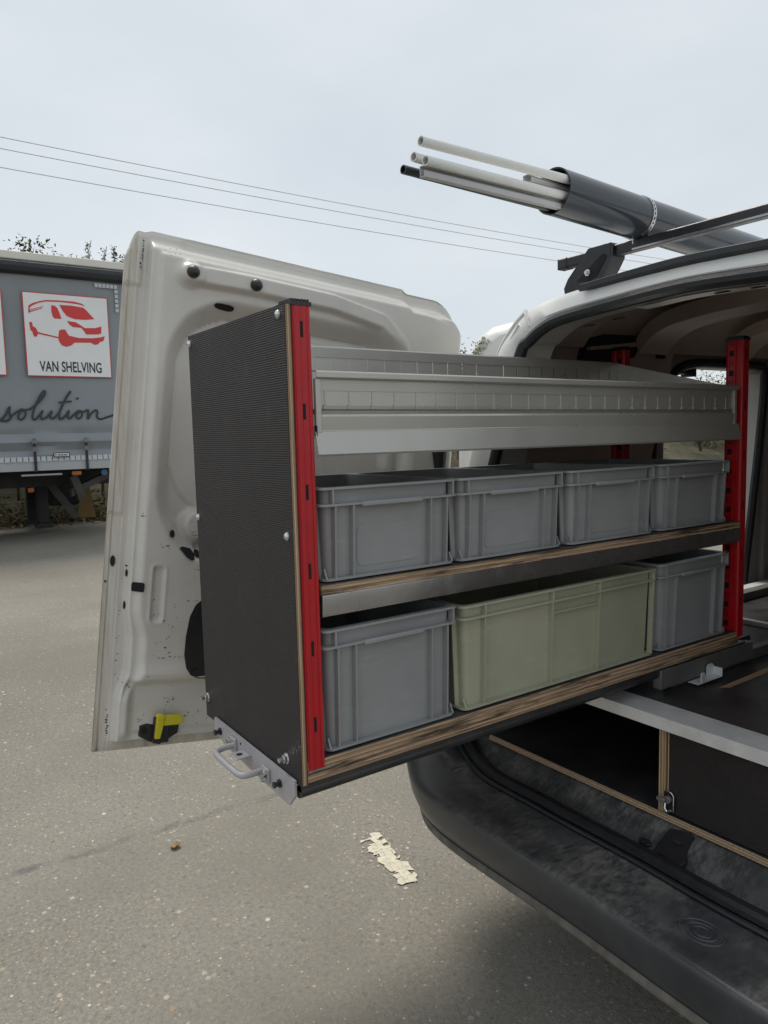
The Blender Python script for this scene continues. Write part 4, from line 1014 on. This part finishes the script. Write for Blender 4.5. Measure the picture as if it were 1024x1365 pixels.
def ipipe(name, a, b, r, mat, label, wall=.0025, ext=.9):
    a, b = Vector(a), Vector(b); d = (b - a).normalized(); e = b + d * .10; n = 22
    ax = d.cross(Vector((0, 0, 1))).normalized(); up = ax.cross(d)
    ring = lambda p, R: [tuple(p + ax * R * math.cos(q) + up * R * math.sin(q)) for q in [2 * math.pi * k / n for k in range(n)]]
    mb = MB(); mb.loft([ring(a, r - wall), ring(a, r), ring((a + e) / 2, r), ring(e, r)], 0); mb.loft([ring(a, r - wall), ring(a + d * .25, r - wall)], 0, cap1=True)
    o = mb.build(name, mat, origin=a, angle=50); tag(o, label, 'pipe', None); return o
ipipe('plastic_pipe', (-.305, .50, .645), (-.334, .995, .658), .0108, M['pvc'], 'white plastic pipe sticking out highest, apart from the others in the tube')
ipipe('plastic_pipe', (-.290, .50, .599), (-.344, .995, .619), .0108, M['pvc'], 'white plastic pipe of the lower bundle, nearest the viewer')
ipipe('plastic_pipe', (-.319, .49, .614), (-.362, .995, .612), .0105, M['pvc'], 'white plastic pipe tucked behind the nearer white pipe of the lower bundle')
dk = ipipe('dark_pipe', (-.352, .485, .596), (-.385, .995, .597), .0100, M['pipe_dark'], 'dark green-black pipe at the bottom of the bundle with blue print')
mb = MB(); a, b = Vector((-.352, .485, .596)), Vector((-.385, .995, .597)); d = (b - a).normalized(); mb.tube([a + d * .045, a + d * .058], .0103, 16, caps=False); mb.tube([a + d * .064, a + d * .068], .0103, 16, caps=False); mb.build('blue_print', M['blue_tape'], dk)
def profile(name, A, B, w_, h_, label):
    A, B = Vector(A), Vector(B); d = (B - A).normalized(); ax = d.cross(Vector((0, 0, 1))).normalized(); up = ax.cross(d); t = .0018
    P = [(0, 0), (w_, 0), (w_, h_ * .55), (w_ - t, h_ * .55), (w_ - t, t), (t, t), (t, h_ - t), (w_ * .6, h_ - t), (w_ * .6, h_), (0, h_)]
    mb = MB(); mb.loft([[tuple(q + ax * (x - w_ / 2) + up * (y - h_ / 2)) for x, y in P] for q in (A, B)], 0, True, True, True)
    o = mb.build(name, M['pvc_shade'], origin=A); tag(o, label, 'trunking')
profile('cable_trunking', (-.302, .50, .580), (-.360, 1.08, .5995), .015, .024, 'pale grey plastic trunking strip under the white pipes')
profile('cable_trunking', (-.378, .905, .655), (-.382, 1.2, .645), .030, .022, 'short grey plastic strip just poking out of the tube beneath the top pipe')

# ================================================================== DRAWER AND DECK UNIT IN THE LOAD SPACE
dk_ = thing('deck_unit', 'black plywood deck over two drawers with an aluminium front edge', 'drawer unit', (.1, 1.6, -.86))
mb = MB(); mb.box(-.470, .80, .842, 2.55, -.645, -.6265, 0); mb.build('top_board', [M['board_top']], dk_, .001)
mb = MB(); mb.prism([(.826, -.652), (.826, -.6235), (.905, -.6235), (.905, -.626), (.8285, -.626), (.8285, -.652)], 0, -.47, .80); mb.build('edge_strip', M['alu'], dk_, .0008)
mb = MB(); mb.box(-.472, .80, .838, 2.5, -.861, -.846, 0); mb.build('bottom_board', [M['ply_pale']], dk_, .0006)
mb = MB(); mb.box(-.472, .80, .8385, 2.5, -.8455, -.8445, 0); mb.build('bottom_film', M['board_top'], dk_)
for x in (.076, .66):
    mb = MB(); mb.box(x, x + .016, .839, 2.5, -.8445, -.6455); mb.build('divider', M['ply_pale_x'], dk_, .0006)
mb = MB(); mb.box(-.472, -.455, .845, 2.5, -.8445, -.6455); mb.build('side_board', M['board_top'], dk_)
mb = MB(); mb.box(-.455, .076, 2.2, 2.215, -.8445, -.6455); mb.build('back_board', M['board_top'], dk_)
mb = MB(); mb.box(.097, .655, .842, .858, -.8415, -.6485); df = mb.build('drawer_front', M['drawer_front'], dk_, .001)
mb = MB(); mb.box(.0985, .1005, .8395, .8415, -.842, -.648); mb.build('drawer_edge', M['ply_pale_x'], df)
mb = MB(); mb.prism([(.094, -.835), (.118, -.835), (.118, -.800), (.111, -.792), (.094, -.792)], 1, .834, .8415); lk = mb.build('drawer_lock', M['slot'], df, .002)
mb = MB(); mb.tube([(.117, .834, -.833), (.117, .834, -.796), (.111, .834, -.790), (.100, .834, -.790)], .0016, 6); mb.tube([(.098, .833, -.812), (.099, .829, -.828), (.106, .828, -.834), (.114, .829, -.828)], .0026, 6); mb.build('lock_plate', M['zinc'], lk)
mb = MB(); mb.disc((.106, .834, -.806), (0, -1, 0), .0085, .010, 14); mb.box(.086, .106, .816, .824, -.8105, -.8015); mb.build('lock_knob', M['plate_steel'], lk, .0015)
mb = MB(); mb.add([(.058, 1.105, -.6262), (.074, 1.120, -.6262), (.066, 1.55, -.6262), (.042, 1.55, -.6262)], [(0, 1, 2, 3)]); v = mb.v; mb.add([(x, y, z + .0006) for x, y, z in v[:4]], [(0, 1, 2, 3), (0, 1, 1, 0)][:1]); mb.build('pale_inlay', M['ply_pale'], dk_)
mb = MB(); mb.box(-.036, -.012, 1.02, 2.5, -.6262, -.598); mb.build('slide_rail', M['plate_steel'], dk_, .001)
mb = MB(); mb.box(-.44, -.40, .90, 2.5, -.6262, -.598); mb.build('slide_rail', M['plate_steel'], dk_, .001)
mb = MB(); mb.box(-.24, -.06, 2.05, 2.10, -.6262, -.60); mb.box(-.40, -.05, 1.72, 1.74, -.626, -.61); mb.build('cross_brace', M['alu'], dk_, .002)

# ================================================================== PULLED-OUT SHELVING UNIT
U = thing('shelving_unit', 'pulled-out van shelving with dark ribbed end panel and red uprights', 'shelving unit', (-.2, .64, -.59))
pm = MB()
pm.box(-.409, 0, -.005, -.0035, -.566, .2075, 0); pm.box(-.4085, -.0004, -.0035, .0055, -.5655, .207, 1); pm.box(-.409, 0, .0055, .0067, -.566, .2075, 0)
panel = pm.build('end_panel', [M['film'], M['ply_edge_y']], U, smooth=False)
for x, z, kind in ((-.020, .194, 0), (-.018, -.154, 0), (-.399, -.151, 0), (-.401, .192, 0), (-.050, -.534, 1), (-.397, -.524, 1)):
    mb = MB(); mb.disc((x, -.005, z), (0, -1, 0), .0072 if not kind else .0095, .0012, 16)
    if kind == 0: mb.disc((x, -.0062, z), (0, -1, 0), .0062, .001, 14, 0, .0035)
    else: mb.disc((x, -.0062, z), (0, -1, 0), .0075, .0055, 6); mb.disc((x, -.0117, z), (0, -1, 0), .0042, .009, 10)
    mb.build('bolt', M['zinc'], panel)
panel.location.y -= .0075
def upright(x_face, y0, y1, mirror_y, face_dir, zb, zt):
    # x_face: outer face plane; face_dir +1 for the front posts
    W = y1 - y0; dpt_ = .046; f = face_dir
    prof = [(0, .08), (-.0010, .14), (-.0010, .20), (0, .26), (0, .40), (-.0006, .43), (-.0006, .57), (0, .60), (0, .74), (-.0010, .80), (-.0010, .86), (0, .92)]
    pts = [(x_face + f * a, y0 + W * t) for a, t in prof]
    side_hi = [(x_face - f * .003, y1), (x_face - f * .012, y1), (x_face - f * .0145, y1 - .003), (x_face - f * .018, y1 - .003), (x_face - f * .0195, y1), (x_face - f * .040, y1), (x_face - f * dpt_, y1 - .003)]
    side_lo = [(x_face - f * dpt_, y0 + .003), (x_face - f * .040, y0), (x_face - f * .0195, y0), (x_face - f * .018, y0 + .003), (x_face - f * .0145, y0 + .003), (x_face - f * .012, y0), (x_face - f * .003, y0)]
    mb = MB(); mb.prism(pts + side_hi + side_lo, 2, zb, zt)
    up = mb.build('upright', M['red'], U, angle=25)
    mb = MB(); ym = (y0 + y1) / 2; z = zt - .036
    while z > zb + .03:
        mb.box(min(x_face - f * .003, x_face - f * .0003), max(x_face - f * .003, x_face - f * .0003), ym - .0025, ym + .0025, z - .0125, z + .0125); z -= .1275
    for yy, dy in ((y0, -1), (y1, 1)):
        z = zt - .032
        while z > zb + .03:
            xa, xb = x_face - f * .024, x_face - f * .036
            a, b = (yy - .0003, yy + .002) if dy < 0 else (yy - .002, yy + .0003)
            mb.box(min(xa, xb), max(xa, xb), a, b, z - .007, z + .007)
            for q in (.026, .034): mb.box(x_face - f * q - .001, x_face - f * q + .001, a, b, z + .018, z + .031)
            z -= .05
    sl_ = mb.build('post_slots', M['slot'], up, smooth=False); sl_['kind'] = 'stuff'
    mb = MB()
    x0, x1 = sorted((x_face, x_face - f * dpt_)); mb.box(x0 - .001, x1 + .001, y0 - .001, y1 + .001, zt, zt + .006)
    for k in range(6): mb.box(x0 + .002, x1 - .002, y0 + .001 + k * W / 6, y0 + .001 + (k + .55) * W / 6, zt + .006, zt + .0105)
    mb.build('end_cap', M['black_plastic'], up)
    return up
upright(0, -.0003, .0340, 0, 1, -.543, .2065); upright(0, 1.2785, 1.3100, 1, 1, -.545, .222)
upright(-.405, -.0003, .0340, 0, -1, -.543, .2005); upright(-.405, 1.2800, 1.3100, 1, -1, -.545, .235)
mb = MB(); mb.box(-.05, .0003, .0002, .062, -.5452, -.5438); mb.build('foot_plate', M['zinc'], U)
# bottom board and rails under it
mb = MB(); mb.box(-.418, -.0015, -.0004, 1.290, -.5638, -.5290); bb = mb.build('bottom_board', M['ply_edge'], U, .0008)
mb = MB(); mb.box(-.418, -.0022, -.0004, 1.290, -.5290, -.5282); mb.build('board_film', M['board_top'], bb)
mb = MB(); mb.tube([(-.0175, -.0110, -.5780), (-.0175, 1.33, -.5780)], .0135, 12); mb.box(-.030, -.005, -.0110, 1.33, -.578, -.5645); mb.box(-.06, -.0300, -.0110, 1.4, -.5925, -.5645); mb.build('front_rail', M['slide'], U)
mb = MB(); mb.box(-.40, -.36, .06, 1.4, -.5925, -.5645); mb.build('rear_rail', M['slide'], U, .003)
mb = MB(); mb.box(-.022, .0, .955, 1.36, -.6155, -.5690); mb.build('rail_cover', M['plate_steel'], U, .001)
mb = MB(); mb.prism([(1.060, -.618), (1.165, -.618), (1.165, -.6165), (1.0615, -.6165)], 0, .002, .030); mb.prism([(1.075, -.6165), (1.090, -.6165), (1.090, -.596), (1.086, -.592), (1.079, -.592), (1.075, -.596)], 0, .026, .030)
mb.prism([(1.135, -.6165), (1.165, -.6165), (1.165, -.595), (1.158, -.588), (1.142, -.588), (1.135, -.595)], 0, .004, .0065); mb.box(-.0, .03, 1.163, 1.165, -.6165, -.596); mb.build('stop_bracket', M['alu'], U, .0008)
# middle shelf
mb = MB(); mb.box(-.400, .0015, .0375, 1.281, -.2550, -.2385); ms = mb.build('middle_board', M['ply_edge'], U, .0007)
mb = MB(); mb.box(-.398, .0005, .0375, 1.281, -.2385, -.2376); mb.build('board_film', M['board_top'], ms)
mb = MB(); mb.prism([(-.05, -.2552), (.0015, -.2552), (.0020, -.2570), (.0005, -.2905), (-.002, -.2920), (-.012, -.2920), (-.012, -.2905), (-.0025, -.2905), (-.0010, -.2575), (-.05, -.2575)], 1, .0370, 1.2815); mb.build('shelf_lip', M['galv'], U)
mb = MB(); mb.prism([(-.4, -.2552), (-.38, -.2552), (-.38, -.29), (-.3815, -.29), (-.3815, -.2567), (-.4, -.2567)], 1, .0370, 1.2815); mb.build('rear_lip', M['galv'], U)
# grey metal tray on top
T0, T1 = .0372, 1.2550
tr = thing('dummy', '', 'x'); bpy.data.objects.remove(tr)
mb = MB()
pf = sheet([(-.012, .1065), (.0035, .1065), (.0045, .1050), (.0045, .0975), (.0030, .0960), (-.0040, .0945), (-.0045, .0765)], .0012)
mb.prism(pf, 1, T0, T1)
mb.prism(sheet([(-.0045, .0525), (-.0050, .0480), (-.0110, .0455), (-.0115, .0395), (-.0020, .0375), (-.0005, .0350), (-.0020, .0130), (-.0008, .0110)], .0012), 1, T0, T1)
mb.prism(sheet([(-.0008, .0110), (.0072, -.0255), (.0062, -.0275), (-.002, -.0272)], .0012), 1, T0 - .002, T1 + .010)
y = T0; pitch = .0462; w0 = .0011
ys_ = [T0]; k = .020
while T0 + k < T1: ys_.append(T0 + k); k += pitch
ys_.append(T1)
for a, b in zip(ys_, ys_[1:]):
    mb.box(-.0057, -.0045, a + (w0 if a > T0 else 0), b - (w0 if b < T1 else 0), .0520, .0770)
mb.box(-.37, -.0120, T0, T1, .0, .0012)
front = mb.build('tray_front', M['tray'], U, smooth=False)
mb = MB()
for a in ys_[1:-1]: mb.box(-.0046, -.0012, a - .0035, a - .0018, .0475, .0535); mb.box(-.0046, -.0036, a - .0016, a + .0004, .0535, .0770)
o = mb.build('slot_tabs', M['pvc_shade'], front, smooth=False); o['kind'] = 'stuff'
mb = MB()
mb.prism([(-.0052, .050), (-.0052, .0385), (-.0038, .0385), (-.0038, .050)][::1], 1, T1 - .03, T1 - .002)
mb = MB(); mb.box(-.007, .001, T0 + .0005, T0 + .0105, .0090, .0955); mb.build('tray_bracket', M['tray'], U, .0008); mb = MB(); mb.box(-.007, .001, T1 - .012, T1 - .001, .0090, .0955); mb.build('tray_bracket', M['tray'], U, .0008)
mb = MB(); yb = -.362
mb.prism(sheet([(yb - .010, .186), (yb - .008, .1955), (yb + .004, .1955), (yb + .005, .1935), (yb + .004, .1730)], .0012), 1, T0, T1); mb.box(yb + .002, yb + .0035, T0, T1, .0, .1460)
for a, b in zip(ys_, ys_[1:]): mb.box(yb + .002, yb + .0035, a + (.0016 if a > T0 else 0), b - (.0016 if b < T1 else 0), .1458, .1735)
mb.build('tray_back', M['tray'], U, smooth=False)
for y0_, y1_ in ((T0, T0 + .0012), (T1 - .0012, T1)):
    mb = MB(); mb.prism([(-.36, .0013), (-.012, .0013), (-.012, .104), (-.36, .194)], 1, y0_, y1_); mb.build('tray_end', M['tray'], U)
mb = MB(); mb.box(-.006, .002, T0 - .0005, T0 + .001, .004, .0205); mb.build('tray_hook', M['black_plastic'], U)
# handle bracket below the end panel
mb = MB(); P = [(-.352, -.5520), (-.014, -.5590), (-.014, -.5860), (-.036, -.6090), (-.305, -.5950), (-.352, -.5755)]
mb.prism(P, 1, -.0105, -.0062); mb.prism([(-.352, -.5662), (-.0145, -.5668), (-.0145, -.5690), (-.352, -.5684)], 1, -.0062, .008)
brk = mb.build('handle_bracket', M['bracket'], U, .0012)
mb = MB(); hb = catmull([(-.252, -.014, -.5760), (-.253, -.034, -.5770), (-.249, -.048, -.5785), (-.236, -.0535, -.5795), (-.19, -.0545, -.5805), (-.145, -.0535, -.5815), (-.132, -.048, -.5820), (-.128, -.034, -.5815), (-.127, -.014, -.5810)], 50)
mb.tube(hb, .0058, 14); hd = mb.build('handle', M['bracket'], brk)
for x, z in ((-.257, -.575), (-.117, -.5835)): mb = MB(); mb.box(x - .014, x + .014, -.0150, -.0106, z - .0125, z + .0125); mb.build('handle_plate', M['bracket'], brk, .0012)
mb = MB(); mb.box(-.215, -.180, -.040, -.0105, -.5752, -.5725); mb.build('latch_tongue', M['bracket'], brk, .0012)
mb = MB(); mb.disc((-.198, -.026, -.5724), (0, 0, 1), .0058, .0004, 14); mb.disc((-.226, -.0106, -.5655), (0, -1, 0), .0025, .0005, 8); mb.build('plate_hole', M['slot'], brk)
for x, z in ((-.265, -.570), (-.112, -.5775), (-.112, -.5905)): mb = MB(); mb.disc((x, -.015, z), (0, -1, 0), .0065, .005, 6); mb.disc((x, -.020, z), (0, -1, 0), .004, .005, 10); mb.build('handle_bolt', M['zinc'], brk)
for x, z in ((-.322, -.572), (-.066, -.582)):
    mb = MB(); mb.disc((x, -.0105, z), (0, -1, 0), .0072, .003, 16); mb.disc((x, -.0135, z), (0, -1, 0), .0042, .007, 12); mb.disc((x, -.0205, z), (0, -1, 0), .0056, .003, 12); mb.build('buffer', M['black_plastic'], brk)

brk.location.y -= .0085
# ================================================================== CRATES
def rring(mb, wd, dp, r, z0, z1, wd2, dp2, r2_, m=0):
    a, b = rrect(dp, wd, r, z0), rrect(dp, wd, r, z1); c, d = rrect(dp2, wd2, r2_, z0), rrect(dp2, wd2, r2_, z1)
    mb.loft([c, a, b, d, c], m)
def crate(name, label, W, Dp, H, mat, ribs, handle, band=.031, corner_only=True, mid=None, plate=False):
    # origin: centre of the base; W along Y, Dp along X; the +X side is the face with the grip
    t = thing(name, label, 'crate')
    mb = MB(); i0 = .0125; tp = .006          # wall inset at top, extra taper at the bottom
    def wl(f): return W - 2 * (i0 + tp * (1 - f)), Dp - 2 * (i0 + tp * (1 - f))
    z_ = [(.0, .0), (H, 1.0)]
    outer = [rrect(wl(0)[1] - .012, wl(0)[0] - .012, .012, .0)] + [rrect(wl(f)[1], wl(f)[0], .014, max(z, .006)) for z, f in z_]
    innr = [rrect(wl(1)[1] - .005, wl(1)[0] - .005, .012, H), rrect(wl(0)[1] - .005, wl(0)[0] - .005, .012, .006)]
    mb.loft(outer + innr, 0, True, True, True)
    rring(mb, W - .001, Dp - .001, .016, H - .0038, H, wl(1)[0] - .004, wl(1)[1] - .004, .012)
    rring(mb, W - .001, Dp - .001, .016, H - band - .0036, H - band, wl(.8)[0] - .002, wl(.8)[1] - .002, .012)
    rring(mb, W - .013, Dp - .013, .016, .0015, .0058, wl(0)[0] - .002, wl(0)[1] - .002, .012)
    hw = W / 2; hd = Dp / 2; th = .0017
    for s in (-1, 1):
        for y in ribs:
            # tapered rib from base ring to lower rim ring
            for (ya, yb2) in ((y - th, y + th),):
                mb.add([(s * (hd - .0205), ya, .004), (s * (hd - .0075), ya, .004), (s * (hd - .0018), ya, H - band - .003), (s * (hd - .0150), ya, H - band - .003),
                        (s * (hd - .0205), yb2, .004), (s * (hd - .0075), yb2, .004), (s * (hd - .0018), yb2, H - band - .003), (s * (hd - .0150), yb2, H - band - .003)],
                       [(0, 1, 2, 3), (4, 7, 6, 5), (0, 4, 5, 1), (1, 5, 6, 2), (2, 6, 7, 3), (3, 7, 4, 0)])
        tops = [y for y in ribs] if not corner_only else [-hw + .026, hw - .014]
        for y in tops: mb.box(s * (hd - .008) - .007, s * (hd - .008) + .0072, y - th, y + th, H - band, H - .003)
        n = 5 if Dp > .35 else 3
        for k in range(n):
            x = -hd + .035 + (Dp - .07) * k / (n - 1)
            mb.add([(x - th, s * (hw - .0205), .004), (x - th, s * (hw - .0075), .004), (x - th, s * (hw - .0018), H - band - .003), (x - th, s * (hw - .015), H - band - .003),
                    (x + th, s * (hw - .0205), .004), (x + th, s * (hw - .0075), .004), (x + th, s * (hw - .0018), H - band - .003), (x + th, s * (hw - .015), H - band - .003)],
                   [(0, 1, 2, 3), (4, 7, 6, 5), (0, 4, 5, 1), (1, 5, 6, 2), (2, 6, 7, 3), (3, 7, 4, 0)])
        # gussets at the foot corners
        for y in (-hw + .012, hw - .012):
            mb.add([(s * (hd - .020), y, .005), (s * (hd - .0075), y, .005), (s * (hd - .016), y, .022), (s * (hd - .020), y + math.copysign(.003, -y), .005), (s * (hd - .0075), y + math.copysign(.003, -y), .005), (s * (hd - .016), y + math.copysign(.003, -y), .022)], [(0, 1, 2), (3, 5, 4), (0, 3, 4, 1), (1, 4, 5, 2), (2, 5, 3, 0)])
    if mid:
        a, b, zz = mid; mb.box(hd - .016, hd - .005, a, b, zz - .0017, zz + .0017)
    body = mb.build('crate_body', mat, t, angle=30)
    if handle:
        mb = MB(); mb.box(hd - .010, hd + .0022, -.066, .062, H - band - .0075, H - band + .0008); mb.build('grip_bar', mat, t, .002)
    if plate:
        mb = MB(); P = rrect(.072, .140, .012, 0)
        wx = lambda zz: hd - .0185 + .006 * zz / H
        mb.loft([[(wx(.054 + x) - .001, y, .054 + x) for x, y, z in P], [(wx(.054 + x * .985) + .0009, y * .99, .054 + x * .985) for x, y, z in P]], 0, True, True, True); mb.build('label_panel', mat, t, angle=60)
    mb = MB()
    for sx in (-1, 1):
        for sy in (-1, 1): mb.box(sx * (hd - .03) - .006, sx * (hd - .03) + .006, sy * (hw - .03) - .006, sy * (hw - .03) + .006, -.0009, .0005)
    o = mb.build('foot_pads', mat, t); o['kind'] = 'stuff'
    return t
GR = 'grey crates on the middle shelf'; GB = 'tall grey crates on the bottom board'
rb = (-.117, -.0815, .0835, .1205)
c0 = crate('crate', 'low grey crate on the middle shelf, first one next to the near red upright', .2955, .385, .157, M['crate_grey'], rb, True, .0275, True, None, True)
c0['group'] = GR
MZ, BZ = -.2366, -.5272
for i, (y, lab) in enumerate(((.1865, None), (.4795, 'low grey crate on the middle shelf, second from the near red upright'), (.784, 'low grey crate on the middle shelf, third from the near red upright'), (1.098, 'low grey crate on the middle shelf, end one beside the far red upright'))):
    c = c0 if i == 0 else copy_tree(c0)
    if lab: c['label'] = lab
    c.location = (-.192 + (.0, -.002, .001, -.002)[i], y, MZ); c.rotation_euler.z = math.radians((.0, .4, -.3, .2)[i])
b0 = crate('crate', 'tall grey crate on the bottom board beside the near red upright', .2955, .385, .211, M['crate_grey'], rb, True, .0285, True)
b0['group'] = GB; b0.location = (-.194, .1845, BZ)
b1 = copy_tree(b0); b1['label'] = 'tall grey crate on the bottom board beside the far red upright'; b1.location = (-.196, 1.105, BZ); b1.rotation_euler.z = math.radians(-.2)
g0 = crate('crate', 'wide sage green crate between two grey crates on the bottom board', .606, .385, .206, M['crate_green'], (-.242, -.053, .096, .288), False, .0235, False, (-.051, .094, .155))
g0.location = (-.194, .641, BZ)
